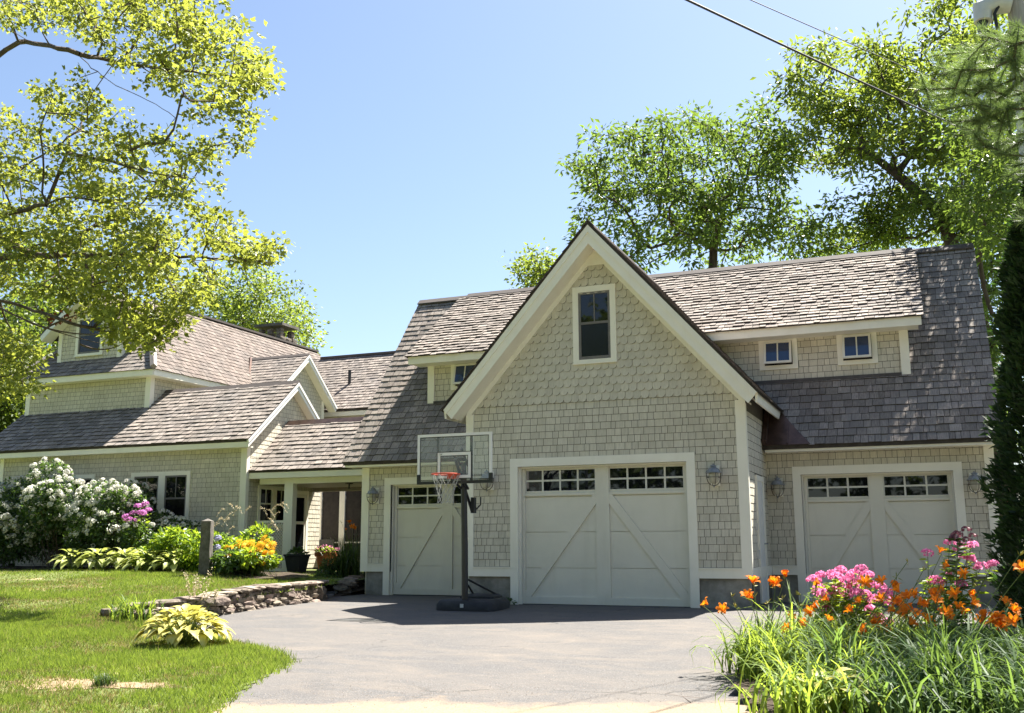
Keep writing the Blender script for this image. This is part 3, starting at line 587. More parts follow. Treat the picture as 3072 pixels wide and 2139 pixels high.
# ---- garage doors
def garage_door(L, R, T, y, cols, label):
    tw = .15; x0, x1, zt = L+tw, R-tw, T-tw; yd = y+.15
    tr = MB().box(L, x0, y-.035, y+.001, 0.0, zt).box(x1, R, y-.035, y+.001, 0.0, zt).box(L, R, y-.036, y+.001, zt+.0005, T).build('door_casing', M_TRIM, garage)
    MB().box(x0-.02, x0, y+.002, yd+.05, 0, zt).box(x1, x1+.02, y+.002, yd+.05, 0, zt).box(x0-.02, x1+.02, y+.002, yd+.05, zt+.0005, zt+.02).build('jamb', M_TRIM, garage)
    stop = MB().box(x0, x0+.03, y+.05, yd-.045, 0, zt-.03).box(x1-.03, x1, y+.05, yd-.045, 0, zt-.03).box(x0, x1, y+.05, yd-.045, zt-.03, zt).build('weather_strip', M_TRIM, garage)
    H = zt; zj = [.012, H*.262, H*.52, H*.777, H]
    door = MB().box(x0, x1, yd+.04, yd+.06, .012, H).build('garage_door', M_DOOR, garage); door['label'] = label
    wz0, wz1 = H*.815, H*.978; cx = (x0+x1)/2; cs = .125; ss = .085
    for i in range(3): MB().box(x0+.003, x1-.003, yd, yd+.039, zj[i]+.004, zj[i+1]-.004).build('section', M_DOOR, door)
    # top section with the window openings
    b = MB(); g0, g1 = yd, yd+.039
    b.box(x0+.003, x1-.003, g0, g1, zj[3]+.004, wz0); b.box(x0+.003, x1-.003, g0, g1, wz1, H-.003)
    a = [(x0+.003, x0+ss), (cx-cs, cx+cs), (x1-ss, x1-.003)]
    for p, q in a: b.box(p, q, g0, g1, wz0+.0005, wz1-.0005)
    b.build('section', M_DOOR, door)
    fy0, fy1 = yd-.032, yd-.001
    for p, q in ((x0+.004, x0+ss), (x1-ss, x1-.004)): MB().box(p, q, fy0, fy1, .012, H-.004).build('stile', M_DOOR, door)
    MB().box(cx-cs, cx+cs, fy0, fy1, .012, H-.004).build('stile', M_DOOR, door)
    for s_ in (0, 1):
        p, q = (x0+ss+.001, cx-cs-.001) if s_ == 0 else (cx+cs+.001, x1-ss-.001)
        MB().box(p, q, fy0, fy1, .012, .135).build('rail', M_DOOR, door); MB().box(p, q, fy0, fy1, wz0-.075, wz0-.03).build('rail', M_DOOR, door)
        MB().box(p, q, fy0, fy1, wz1+.025, H-.004).build('rail', M_DOOR, door)
        # brace rising from the outer foot to the centre
        zb, ztp = .136, wz0-.076; wv = .19
        po = [(p, zb), (p+wv*.55, zb), (q, ztp-wv*.85), (q, ztp), (q-wv*.3, ztp), (p, zb+wv*.55)]
        if s_: po = [(p+q-x, z_) for x, z_ in po][::-1]
        MB().prism(po, 'y', fy0+.002, fy1).build('brace', M_DOOR, door)
        # lights
        MB().box(p, q, yd+.012, yd+.02, wz0, wz1).build('pane_backing', M_SCREEN, door)
        pw = (q-p)/cols; ph = (wz1-wz0)/2; mu = .016
        b = MB()
        for c in range(cols+1):
            xx = p+c*pw; b.box(max(p, xx-mu), min(q, xx+mu), yd-.006, yd+.008, wz0, wz1)
        for r_ in range(3):
            zz = wz0+r_*ph
            for c in range(cols): b.box(p+c*pw+mu+.0005, p+(c+1)*pw-mu-.0005, yd-.005, yd+.008, max(wz0, zz-mu), min(wz1, zz+mu))
        b.build('muntin', M_SASHW, door)
        for c in range(cols):
            for r_ in range(2):
                MB().box(p+c*pw+mu, p+(c+1)*pw-mu, yd+.0085, yd+.0115, wz0+r_*ph+mu*(r_ >= 0), wz0+(r_+1)*ph-mu).build('pane', M_GLASS, door)
    MB().box(x0, x1, yd-.02, yd+.06, -.12, .011).build('threshold_seal', M_BLKP, garage)
    MB().box(x0-.02, x1+.02, yd+.061, yd+.08, 0, H).build('door_lining', M_SCREEN, garage)
garage_door(-.697, 2.72, 2.60, 0.0, 4, 'widest garage door with two four-by-two rows of lights, under the gable')
garage_door(LDL, LDR, LDT, WY, 3, 'garage door behind the basketball hoop')
garage_door(RDL, RDR, RDT, WY, 3, 'garage door behind the orange daylilies')
MB().box(BL+.14, -.698, .12, .3, 0, .5).build('threshold_wall', M_CONC, garage)
# ---- gable window
def window(par, x0, x1, z0, z1, y, cw=.11, sash=M_SASH, double=True, mull=True, sill=True):
    """double-hung window: casing proud of a wall facing -Y at y; upper sash two lights"""
    win = MB().box(x0, x0+cw, y-.04, y-.001, z0, z1).box(x1-cw, x1, y-.04, y-.001, z0, z1).box(x0+cw, x1-cw, y-.04, y-.001, z1-cw, z1).box(x0+cw, x1-cw, y-.04, y-.001, z0, z0+cw*.75).build('window', M_TRIM, par)
    if sill: MB().box(x0-.01, x1+.01, y-.055, y-.0405, z0-.0, z0+.03).build('sill', M_TRIM, win)
    a, b, c, d = x0+cw, x1-cw, z0+cw*.75, z1-cw; m = (c+d)/2+.02*(d-c); s_ = .045; ym = y-.026
    if double:
        MB().box(a, b, ym, y-.001, m, m+s_).box(a, b, ym+.004, y-.002, c, c+s_*1.3).box(a, b, ym, y-.002, d-s_, d).box(a, a+s_, ym+.002, y-.001, c, d).box(b-s_, b, ym+.002, y-.001, c, d).build('sash', sash, win)
        MB().box((a+b)/2-.011, (a+b)/2+.011, ym+.003, y-.005, m+s_, d-s_).build('muntin', sash, win)
        g = (a+b)/2
        MB().box(a+s_, g-.011, y-.012, y-.006, m+s_, d-s_).build('pane', M_GLASS, win); MB().box(g+.011, b-s_, y-.012, y-.006, m+s_, d-s_).build('pane', M_GLASS, win)
        MB().box(a+s_, b-s_, y-.010, y-.006, c+s_*1.3, m).build('pane', M_GLASS2, win)
    return win
window(garage, GWL, GWR, GWB, GWT, -.004)
# ---- awning windows of the dormers, propped open at the foot
for x0, x1, z0, z1 in DW:
    win = MB().box(x0, x0+.1, DY-.04, DY-.0005, z0, z1).box(x1-.1, x1, DY-.04, DY-.0005, z0, z1).box(x0+.1, x1-.1, DY-.04, DY-.0005, z1-.1, z1).box(x0+.1, x1-.1, DY-.04, DY-.0005, z0, z0+.085).build('awning_window', M_TRIM, garage)
    a, b, c, d = x0+.105, x1-.105, z0+.09, z1-.105; th = math.radians(13)
    fr = Frame((a, DY-.045, d), (1, 0, 0), (0, -math.sin(th), -math.cos(th)))    # v runs down the sash, n faces inwards
    hgt = (d-c); wd = b-a; s_ = .042; o0, o1 = 0.0, .03
    q = MB()
    for r_ in ((0, s_, 0, hgt), (wd-s_, wd, 0, hgt), (s_, wd-s_, 0, s_), (s_, wd-s_, hgt-s_, hgt), (wd/2-.012, wd/2+.012, s_, hgt-s_)):
        q.fprism(fr, [(r_[0], r_[2]), (r_[1], r_[2]), (r_[1], r_[3]), (r_[0], r_[3])], -o1, o0)
    q.build('sash', M_SASHW, win)
    for p_, q_ in ((s_, wd/2-.012), (wd/2+.012, wd-s_)):
        MB().fprism(fr, [(p_, s_), (q_, s_), (q_, hgt-s_), (p_, hgt-s_)], -.018, -.012).build('pane', M_GLASSB, win)
    MB().box(a, b, DY-.008, DY-.002, c, d).build('screen', M_SCREEN, win)
# ---- roofs: boards + shakes
roofpieces = []
def shakes(fr, poly, par, e=.185, vis=1, t=.020, wr=(.09, .24), lst=None, vj=.012):
    ps = courses(fr, poly, e, wr[0], wr[1], t, gap=.009, vj=vj, tj=.35, wave=.004)
    for p in ps: p['par'] = par; p['vis'] = vis
    (roofpieces if lst is None else lst).extend(ps)
XL, XR = -5.38, 7.60
main_roof = MB().prism([(EY, EZ), (RY, RZ), (RBY, EZ), (RBY, EZ-.09), (RY, RZ-.12), (EY, EZ-.09)], 'x', XL, XR).build('roof', M_ROOFB, garage)
FM = Frame((0, EY, EZ), (1, 0, 0), (0, 1, MS)); LM = math.hypot(RY-EY, RZ-EZ); SD = (DY-EY)*math.sqrt(1+MS*MS)
shakes(FM, [(XL-.02, -.03), (BL+.2, -.03), (BL+.2, SD+.1), (XL-.02, SD+.1)], main_roof, vis=1.2)
shakes(FM, [(XL-.02, SD+.1), (-3.8, SD+.1), (-4.15, LM-.02), (XL-.02, LM-.02)], main_roof, vis=1.2)
shakes(FM, [(4.42, -.03), (XR+.02, -.03), (XR+.02, SD+.1), (3.2, SD+.1), (3.75, .95)], main_roof, vis=1.2)
shakes(FM, [(6.15, SD+.1), (XR+.02, SD+.1), (XR+.02, LM-.02), (6.42, LM-.02)], main_roof)
DS = (RZ+.03-DEZ)/(RY-DEY)
dorm_roof = MB().prism([(DEY, DEZ), (RY, RZ+.03), (RY, RZ-.05), (DEY+.02, DEZ-.05)], 'x', -4.20, 6.50).build('dormer_roof', M_ROOFB, garage)
FD = Frame((0, DEY, DEZ), (1, 0, 0), (0, 1, DS)); LD = math.hypot(RY-DEY, RZ+.03-DEZ)
shakes(FD, [(-4.22, -.04), (6.53, -.04), (6.49, LD-.02), (-4.22, LD-.02)], dorm_roof, e=.152, vis=.75, t=.031, vj=.024)
board(-4.16, 6.48, DEY+.01, DEY+.045, DEZ-.19, DEZ-.012, 'dormer_fascia'); board(-4.1, 6.42, DEY+.046, DY, DEZ-.189, DEZ-.16, 'dormer_soffit')
for x0, x1 in ((-4.16, -4.12), (6.44, 6.48)): MB().prism([(DEY+.046, DEZ-.19), (DEY+.046, DEZ-.02), (RY-.3, RZ-.24), (RY-.3, RZ-.4)], 'x', x0, x1).build('dormer_rake', M_TRIM, garage)
board(-3.72, 6.07, DY-.06, DY-.002, 4.13, 4.20, 'apron_flashing', M_LEAD)
# bay roof
PZ = 6.80; HW = 2.90; Y0 = -.47
for s_ in (-1, 1):
    po = [(BC, PZ), (BC+s_*HW, PZ-BS*HW), (BC+s_*HW, PZ-BS*HW-.05), (BC, PZ-.07)]
    br = MB().prism(po, 'y', Y0+.02, 4.9).build('bay_roof', M_ROOFB, garage)
    frb = Frame((BC+s_*HW, Y0, PZ-BS*HW), (0, s_, 0), (-s_, 0, BS)); Lb = HW*math.sqrt(1+BS*BS)
    u0, u1 = (0, 5.3) if s_ > 0 else (-5.3, 0)
    shakes(frb, [(u0-(.02 if s_ > 0 else 0), -.03), (2.9*s_+0 if s_ > 0 else .02, -.03), (u1 if s_ > 0 else .02, Lb-.01), (u0, Lb-.01)] if s_ > 0 else [(-2.9, -.03), (.02, -.03), (.02, Lb-.01), (-5.3, Lb-.01)], br, vis=.3)
    # rake boards: wide fascia plus a narrow proud upper member
    vd = lambda a: a*math.sqrt(1+BS*BS)
    def strip(h0, h1, y0, y1, name, m=M_TRIM, hw=HW-.03, plumb=True):
        return MB().prism([(BC, PZ-h0), (BC+s_*hw, PZ-h0-BS*hw), (BC+s_*(hw-(h1-h0)*.45), PZ-h1-BS*(hw-(h1-h0)*.45)), (BC, PZ-h1)], 'y', y0, y1).build(name, m, garage)
    strip(.052, .40, Y0+.035, Y0+.06, 'rake_board'); strip(.052, .19, Y0+.012, Y0+.0345, 'rake_moulding')
    # soffit under the overhang
    MB().prism([(BC, PZ-.37), (BC+s_*(HW-.20), PZ-.37-BS*(HW-.20)), (BC+s_*(HW-.20), PZ-.40-BS*(HW-.20)), (BC, PZ-.40)], 'y', Y0+.061, -.001).build('gable_soffit', M_TRIM, garage)
    MB().prism([(BC, PZ-.401), (BC+s_*(HW-.32), PZ-.401-BS*(HW-.32)), (BC+s_*(HW-.32), PZ-.53-BS*(HW-.32)), (BC, PZ-.53)], 'y', -.034, -.0005).build('frieze_board', M_TRIM, garage)
    xe = BC+s_*(HW-.02); ze = PZ-BS*(HW-.02)
    # eave fascia + soffit running back along the bay sides
    MB().prism([(xe, ze-.02), (xe, ze-.06), (xe-s_*.02, ze-.20), (xe-s_*.05, ze-.20), (xe-s_*.05, ze-.02)], 'y', Y0+.061, 2.25).build('eave_fascia', M_TRIM, garage)
    MB().prism([(xe-s_*.05, ze-.199), (xe-s_*.34, ze-.199+.32*BS*.75), (xe-s_*.34, ze-.16+.32*BS*.75), (xe-s_*.05, ze-.16)], 'y', -.02, 2.25).build('eave_soffit', M_TRIM, garage)
MB().prism([(BC-.16, PZ-.70), (BC+.16, PZ-.70), (BC, PZ-.52)], 'y', -.035, -.001).build('frieze_block', M_TRIM, garage)
MB().prism([(BC-.12, PZ-.135+.06), (BC, PZ+.06), (BC+.12, PZ-.135+.06), (BC+.12, PZ-.11), (BC, PZ+.02), (BC-.12, PZ-.11)], 'y', Y0+.02, 4.9).build('ridge_cap', M_RIDGE, garage)
# main eave fascia, soffit
for x0, x1 in ((XL+.03, BL-.05), (BR+.05, XR-.03)):
    board(x0, x1, EY+.02, EY+.05, EZ-.13, EZ-.02, 'eave_fascia'); board(x0, x1, EY+.051, WY-.036, EZ-.129, EZ-.10, 'eave_soffit')
# ridge caps in two levels
for x0, x1, dz in ((XL-.01, -4.02, .03), (-4.019, 6.42, .07), (6.421, XR+.01, .03)):
    MB().prism([(RY-.13, RZ-.13*DS*.9+dz), (RY, RZ+dz+.035), (RY+.13, RZ-.17+dz), (RY+.13, RZ-.20+dz), (RY, RZ+dz-.01), (RY-.13, RZ-.13*DS*.9-.03+dz)], 'x', x0, x1).build('ridge_cap', M_RIDGE, garage)
lay(roofpieces, 'roof_shake', 'roof_shake_field', M_SHK_O, M_SHK_A, garage)
# copper in the corner of bay and wing roof
MB().fprism(FM, [(BR+.03, -.04), (4.46, -.04), (4.15, .42), (3.80, 1.0), (BR+.03, 1.15)], .028, .034).build('copper_flashing', M_COPPER, garage)
MB().fprism(FM, [(BR+.45, -.02), (BR+.475, -.02), (BR+.475, .55), (BR+.45, .55)], .035, .052).build('flashing_seam', M_COPPER, garage)
MB().fprism(FM, [(BR+.02, -.03), (BR+.10, -.03), (BR+.10, 1.0), (BR+.02, 1.0)], .035, .16).build('flashing_upstand', M_COPPER, garage)
# side door of the bay
sd = MB().box(BR+.0005, BR+.035, .80, .88, .05, 2.24).box(BR+.0005, BR+.035, 1.52, 1.60, .05, 2.24).box(BR+.0005, BR+.035, .88, 1.52, 2.15, 2.24).build('side_door', M_TRIM, garage)
MB().box(BR+.0005, BR+.018, .88, 1.52, .05, 2.15).build('leaf', M_WHITE, sd)
MB().box(BR+.0185, BR+.026, .96, 1.18, 1.2, 2.05).box(BR+.0185, BR+.026, 1.22, 1.44, 1.2, 2.05).box(BR+.0185, BR+.026, .96, 1.18, .25, 1.0).box(BR+.0185, BR+.026, 1.22, 1.44, .25, 1.0).build('raised_panel', M_WHITE, sd)
MB().tube([(BR+.018, 1.44, 1.05), (BR+.08, 1.44, 1.05), (BR+.08, 1.34, 1.05)], .011).build('handle', M_GALV, sd)
MB().box(BR+.0005, BR+.05, .62, .70, .80, .95).build('outlet_cover', M_LGREY, garage)
MB().box(BR+.0005, BR+.03, .64, .70, 1.28, 1.40).build('keypad', M_LGREY, garage)
# ---- wall lanterns
def lantern_parts(t):
    MB().box(-.075, .075, -.0, .03, -.17, .17).build('back_plate', M_TRIM, t)
    MB().tube([(0, 0, .10), (0, -.06, .15), (0, -.13, .13)], .014).build('arm', M_GALV, t)
    c = (0, -.14, 0)
    MB().lathe([(.0, .20), (.012, .195), (.013, .178), (.030, .170), (.052, .160), (.056, .148), (.044, .143), (.046, .128), (.072, .118), (.098, .098), (.112, .070), (.116, .052), (.142, .044), (.142, .036), (.06, .046)], c, 24).build('hood', M_GALV, t, True)
    MB().lathe([(.05, .05), (.078, .03), (.082, -.02), (.078, -.07), (.062, -.115), (.03, -.14), (.0, -.145)], c, 20).build('globe', M_LGLASS, t, True)
    g = MB()
    for k in range(2):
        a = math.pi*k/2+.5
        pts = [(c[0]+math.cos(a)*r_, c[1]+math.sin(a)*r_, z_) for r_, z_ in ((.125, .04), (.12, -.05), (.10, -.115), (.06, -.16), (0, -.178), (-.06, -.16), (-.10, -.115), (-.12, -.05), (-.125, .04))]
        g.tube(pts, .007, 6)
    g.tube([(c[0]+.122*math.cos(2*math.pi*k/16), c[1]+.122*math.sin(2*math.pi*k/16), -.035) for k in range(16)], .006, 5, closed=True)
    g.build('wire_guard', M_BRASS, t); MB().lathe([(0, -.165), (.014, -.17), (.014, -.2), (0, -.205)], c, 10).build('finial', M_GALV, t)
GRP = 'galvanised lanterns on the garage front'
lan = thing_local('wall_lantern', (3.06, -.033, 2.19), 'galvanised wall lantern right of the middle garage door on the gable front', 'wall lantern', GRP); lantern_parts(lan)
for loc, lab in (((-4.76, WY-.033, 2.10), 'galvanised wall lantern beside the flower-pot breezeway, left of the hoop door'),
                 ((-1.10, -.033, 2.21), 'galvanised wall lantern half hidden behind the basketball backboard'),
                 ((3.80, WY-.033, 2.08), 'galvanised wall lantern in the corner between bay side wall and daylily-side door'),
                 ((7.13, WY-.033, 2.08), 'galvanised wall lantern next to the dark cedar')):
    copy_thing(lan, loc, 0, lab)
# ================================================================= house
house = thing('house', (-14.5, 5, .4), 'shingled house with steep hipped roof, dormer and low gabled wing', 'house')
HX = -10.15; H1Y = 4.75; H1E = (4.45, 3.78); H1R = (6.63, 5.58); H1S = (H1R[1]-H1E[1])/(H1R[0]-H1E[0]); H1L = -19.6
hp = []; hr = []; hry = []
def hadd(fr, poly, par, holes=(), vis=1, e=E5):
    ps = courses(fr, poly, e, .09, .2, .012 if fr.n[1] < -.5 else .007, holes, gap=.007, tj=.15, rev=.006)
    for p in ps: p['par'] = par; p['vis'] = vis
    hp.extend(ps)
# low wing
hw_ = MB().box(-18.9, HX, H1Y, H1Y+.14, .2, 3.75).build('front_wall', M_FELT, house)
WN = (-13.95, -11.93, 1.50, 3.02)
hadd(FX(H1Y-.001), [(-18.85, .4), (HX-.1, .4), (HX-.1, 3.6), (-18.85, 3.6)], hw_, [(WN[0]+.05, WN[1]-.05, WN[2]+.05, WN[3]-.05)])
yb = 8.3
MB().box(-18.9, HX-.141, 8.16, 8.3, .2, 4.05).build('back_wall', M_SID_O, house)
sw_ = MB().prism([(H1Y+.14, .2), (yb, .2), (yb, 4.05), (H1R[0], H1R[1]-.12), (H1Y+.14, 3.85)], 'x', HX-.14, HX).build('side_wall', M_FELT, house)
FH = Frame((HX+.001, 0, 0), (0, 1, 0), (0, 0, 1))
ENT = [(5.28, 6.62, 1.52, 2.62), (6.85, 7.62, .3, 2.55)]
hadd(FH, [(H1Y+.05, .4), (yb, .4), (yb, 3.35), (H1Y+.05, 3.35)], sw_, ENT, vis=.8)
hadd(FH, [(H1Y+.05, 3.35), (8.28, 3.35), (8.28, 4.0), (H1R[0]+.06, H1R[1]-.16), (H1R[0]-.06, H1R[1]-.16), (H1Y+.05, 3.95)], sw_, vis=.8, e=.12)
roof1 = MB().prism([H1E, H1R, (2*H1R[0]-H1E[0], H1E[1]), (2*H1R[0]-H1E[0], H1E[1]-.08), (H1R[0], H1R[1]-.1), (H1E[0], H1E[1]-.08)], 'x', H1L, -9.9).build('low_roof', M_ROOFB, house)
FR1 = Frame((0, H1E[0], H1E[1]), (1, 0, 0), (0, 1, H1S)); LR1 = math.hypot(H1R[0]-H1E[0], H1R[1]-H1E[1])
shakes(FR1, [(H1L, -.03), (-9.87, -.03), (-9.87, LR1), (H1L, LR1)], roof1, e=.19, lst=hr, t=.026)
board(H1L+.05, -9.93, H1E[0]+.01, H1E[0]+.045, 3.56, 3.765, 'eave_fascia', par=house); board(H1L+.05, -9.96, H1E[0]+.046, H1Y, 3.561, 3.60, 'eave_soffit', par=house)
for s_ in (-1, 1):   # rake boards on the gable facing the breezeway
    a = lambda y, h: (H1R[0]+s_*y, H1R[1]-H1S*y-h)
    MB().prism([a(0, .02), a(2.2, .02), a(2.16, .24), a(0, .24)], 'x', -9.93, -9.90).build('rake_board', M_WHITE, house)
    MB().prism([a(0, .02), a(2.2, .02), a(2.18, .11), a(0, .11)], 'x', -9.899, -9.875).build('rake_moulding', M_WHITE, house)
    MB().prism([a(0, .22), a(2.1, .22), a(2.1, .25), a(0, .25)], 'x', HX+.001, -9.931).build('rake_soffit', M_TRIM, house)
MB().prism([(H1R[0]-.13, H1R[1]-.09), (H1R[0], H1R[1]+.05), (H1R[0]+.13, H1R[1]-.09), (H1R[0]+.13, H1R[1]-.12), (H1R[0], H1R[1]), (H1R[0]-.13, H1R[1]-.12)], 'x', -14.6, -9.88).build('ridge_cap', M_RIDGE, house)
board(HX-.16, HX+.03, H1Y-.03, H1Y-.0005, .3, 3.56, par=house); board(HX+.0005, HX+.03, H1Y, H1Y+.10, .3, 3.7, par=house); board(-18.93, -18.77, H1Y-.03, H1Y-.0005, .3, 3.56, par=house)
# wing windows
def pair_window(x0, x1, z0, z1, y, par):
    m = (x0+x1)/2; w_ = window(par, x0, m+.055, z0, z1, y); window(par, m+.056, x1, z0, z1, y)
pair_window(*WN, H1Y-.004, house); window(house, -16.1, -15.25, 1.5, 3.02, H1Y-.004)
# upper storey
H2 = (-19.45, -14.61, 5.97)
uw = MB().box(H2[0], H2[1], H2[2], H2[2]+.14, 4.4, 6.05).build('upper_wall', M_FELT, house)
hadd(FX(H2[2]-.001), [(H2[0]+.1, 4.88), (H2[1]-.1, 4.88), (H2[1]-.1, 5.95), (H2[0]+.1, 5.95)], uw)
us = MB().box(H2[1]-.14, H2[1], H2[2]+.14, 18, 4.0, 6.05).build('upper_side_wall', M_FELT, house)
FU = Frame((H2[1]+.001, 0, 0), (0, 1, 0), (0, 0, 1)); hadd(FU, [(H2[2]+.1, 4.7), (10.4, 4.7), (10.4, 5.98), (H2[2]+.1, 5.98)], us)
MB().box(H2[0], H2[0]+.14, H2[2]+.14, 18, .4, 6.05).build('upper_side_wall', M_SID_O, house); MB().box(H2[0], H2[1], 18, 18.14, .4, 6.05).build('rear_wall', M_SID_O, house)
board(H2[1]-.16, H2[1]+.03, H2[2]-.03, H2[2]-.0005, 4.82, 5.93, par=house); board(H2[1]+.0005, H2[1]+.03, H2[2], H2[2]+.14, 4.8, 5.93, par=house); board(H2[0]-.03, H2[0]+.15, H2[2]-.03, H2[2]-.0005, 4.82, 5.93, par=house)
EX0, EX1, EYF, EZH = -19.8, -14.22, 5.62, 6.12; RXH = (EX0+EX1)/2; HS = 1.02; RZH = EZH+HS*(EX1-RXH); RYH = EYF+(EX1-RXH); YE = 18.3
board(EX0+.03, EX1-.03, EYF+.01, EYF+.045, EZH-.2, EZH-.02, 'eave_fascia', par=house); board(EX1-.045, EX1-.01, EYF+.046, YE, EZH-.2, EZH-.02, 'eave_fascia', par=house)
board(EX0+.05, EX1-.05, EYF+.046, H2[2], EZH-.199, EZH-.16, 'eave_soffit', par=house); board(H2[1], EX1-.046, H2[2]+.001, YE, EZH-.199, EZH-.16, 'eave_soffit', par=house)
up = MB().add([(EX0, EYF, EZH), (EX1, EYF, EZH), (EX1, YE, EZH), (EX0, YE, EZH), (RXH, RYH, RZH), (RXH, YE, RZH)], [(0, 1, 4), (1, 2, 5, 4), (3, 0, 4, 5), (2, 3, 5), (0, 3, 2, 1)]).build('hipped_roof', M_ROOFB, house)
k = math.sqrt(1+HS*HS); Lh = (EX1-RXH)*k
FHF = Frame((EX0, EYF, EZH), (1, 0, 0), (0, 1, HS)); WH = EX1-EX0
shakes(FHF, [(0, -.03), (WH, -.03), (WH/2, Lh)], up, lst=hr)
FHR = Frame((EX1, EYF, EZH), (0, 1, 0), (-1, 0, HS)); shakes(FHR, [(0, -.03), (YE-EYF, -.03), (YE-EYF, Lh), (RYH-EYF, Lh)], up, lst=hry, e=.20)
MB().tube([(EX1+.02, EYF-.02, EZH+.04), (RXH, RYH, RZH+.05)], [.10, .10], 4).build('hip_cap', M_HIP, house)
MB().tube([(EX0-.02, EYF-.02, EZH+.04), (RXH, RYH, RZH+.05)], [.08, .08], 4).build('hip_cap', M_HIP, house)
MB().box(RXH-.10, RXH+.10, RYH, YE, RZH+.0, RZH+.07).build('ridge_cap', M_RIDGE, house)
# front dormer of the hip
dx0, dx1, dy = -18.5, -15.97, 6.15; dc = (dx0+dx1)/2; dze = 7.62; dsl = .85
dw = MB().prism([(dx0, 6.3), (dx1, 6.3), (dx1, dze), (dc, dze+dsl*(dx1-dc)), (dx0, dze)], 'y', dy, dy+.12).build('dormer_wall', M_FELT, house)
DWN = (dc-.55, dc+.55, 6.78, 8.05)
hadd(FX(dy-.001), [(dx0+.1, 6.62), (dx1-.1, 6.62), (dx1-.1, dze), (dc, dze+dsl*(dx1-dc)), (dx0+.1, dze)], dw, [(DWN[0]+.04, DWN[1]-.04, DWN[2]+.04, DWN[3]-.04)])
window(house, *DWN, dy-.004)
for x_ in (dx0, dx1-.15): board(x_, x_+.15, dy-.03, dy-.0005, 6.6, dze, par=house)
MB().box(dx1-.12, dx1, dy+.12, 8, 6.4, dze).build('dormer_cheek', M_SID_O, house); MB().box(dx0, dx0+.12, dy+.12, 8, 6.4, dze).build('dormer_cheek', M_SID_O, house)
board(dx1+.0005, dx1+.03, dy, dy+.12, 6.6, dze, par=house)
ap = dze+dsl*(dx1-dc)+.22; hwid = dx1-dc+.42
for s_ in (-1, 1):
    MB().prism([(dc, ap), (dc+s_*hwid, ap-dsl*hwid), (dc+s_*hwid, ap-dsl*hwid-.06), (dc, ap-.08)], 'y', dy-.40, 8.4).build('dormer_roof', M_ROOFB, house)
    fd = Frame((dc+s_*hwid, dy-.4, ap-dsl*hwid), (0, s_, 0), (-s_, 0, dsl)); l_ = hwid*math.sqrt(1+dsl*dsl)
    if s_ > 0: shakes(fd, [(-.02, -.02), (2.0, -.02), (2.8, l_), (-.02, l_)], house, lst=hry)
    MB().prism([(dc, ap-.03), (dc+s_*(hwid-.02), ap-.03-dsl*(hwid-.02)), (dc+s_*(hwid-.1), ap-.27-dsl*(hwid-.1)), (dc, ap-.27)], 'y', dy-.40, dy-.37).build('rake_board', M_WHITE, house)
    MB().prism([(dc, ap-.25), (dc+s_*(hwid-.1), ap-.25-dsl*(hwid-.1)), (dc+s_*(hwid-.1), ap-.28-dsl*(hwid-.1)), (dc, ap-.28)], 'y', dy-.369, dy-.001).build('rake_soffit', M_TRIM, house)
# cross gable behind, facing the garage
gx, gw, gay, gaz, gs, ghw = -13.1, -13.4, 11.9, 7.5, .86, 1.85
MB().prism([(gay-1.45, 4), (gay+1.45, 4), (gay+1.45, gaz-1.5*gs), (gay, gaz-.2), (gay-1.45, gaz-1.5*gs)], 'x', gw-.12, gw).build('cross_gable_wall', M_FELT, house)
hadd(Frame((gw+.001, 0, 0), (0, 1, 0), (0, 0, 1)), [(gay-1.4, 4.4), (gay+1.4, 4.4), (gay+1.4, gaz-1.5*gs-.05), (gay, gaz-.26), (gay-1.4, gaz-1.5*gs-.05)], house, vis=.01)
for s_ in (-1, 1):
    po = [(gay, gaz), (gay+s_*ghw, gaz-gs*ghw), (gay+s_*ghw, gaz-gs*ghw-.06), (gay, gaz-.08)]
    MB().prism(po, 'x', -16.2, gx).build('cross_gable_roof', M_ROOFB, house)
    if s_ < 0: shakes(Frame((0, gay-ghw, gaz-gs*ghw), (1, 0, 0), (0, 1, gs)), [(-14.3, -.02), (gx+.02, -.02), (gx+.02, ghw*math.sqrt(1+gs*gs)), (-15.9, ghw*math.sqrt(1+gs*gs))], house, lst=hr)
    else: shakes(Frame((gx, gay+ghw, gaz-gs*ghw), (-1, 0, 0), (0, -1, gs)), [(-.02, -.02), (1.0, -.02), (2.2, 2.4), (-.02, 2.4)], house, lst=hr)
    a = lambda y, h: (gay+s_*y, gaz-gs*y-h)
    MB().prism([a(0, .02), a(ghw, .02), a(ghw-.06, .25), a(0, .25)], 'x', gx-.03, gx).build('rake_board', M_WHITE, house)
    MB().prism([a(0, .02), a(ghw+.01, .02), a(ghw-.02, .11), a(0, .11)], 'x', gx+.0005, gx+.025).build('rake_moulding', M_WHITE, house)
    MB().prism([a(0, .23), a(ghw-.06, .23), a(ghw-.06, .26), a(0, .26)], 'x', gw+.001, gx-.031).build('rake_soffit', M_TRIM, house)
board(gw+.0005, gw+.03, gay+1.30, gay+1.45, 4, gaz-1.45*gs-.2, par=house)
MB().prism([(gay-.1, gaz-.05), (gay, gaz+.05), (gay+.1, gaz-.05)], 'x', -15.6, gx).build('ridge_cap', M_RIDGE, house)
# valley flashing where the cross gable meets the main roof
MB().tube([(-14.25, gay-ghw+.02, gaz-gs*ghw+.05), (-15.55, gay, gaz+.05)], .06, 4).build('valley_flashing', M_COPPER, house)
MB().tube([(gx-.3, gay+ghw-.1, 6.05), (-15.0, gay+ghw+1.6, 7.45)], .07, 4).build('valley_flashing', M_COPPER, house)
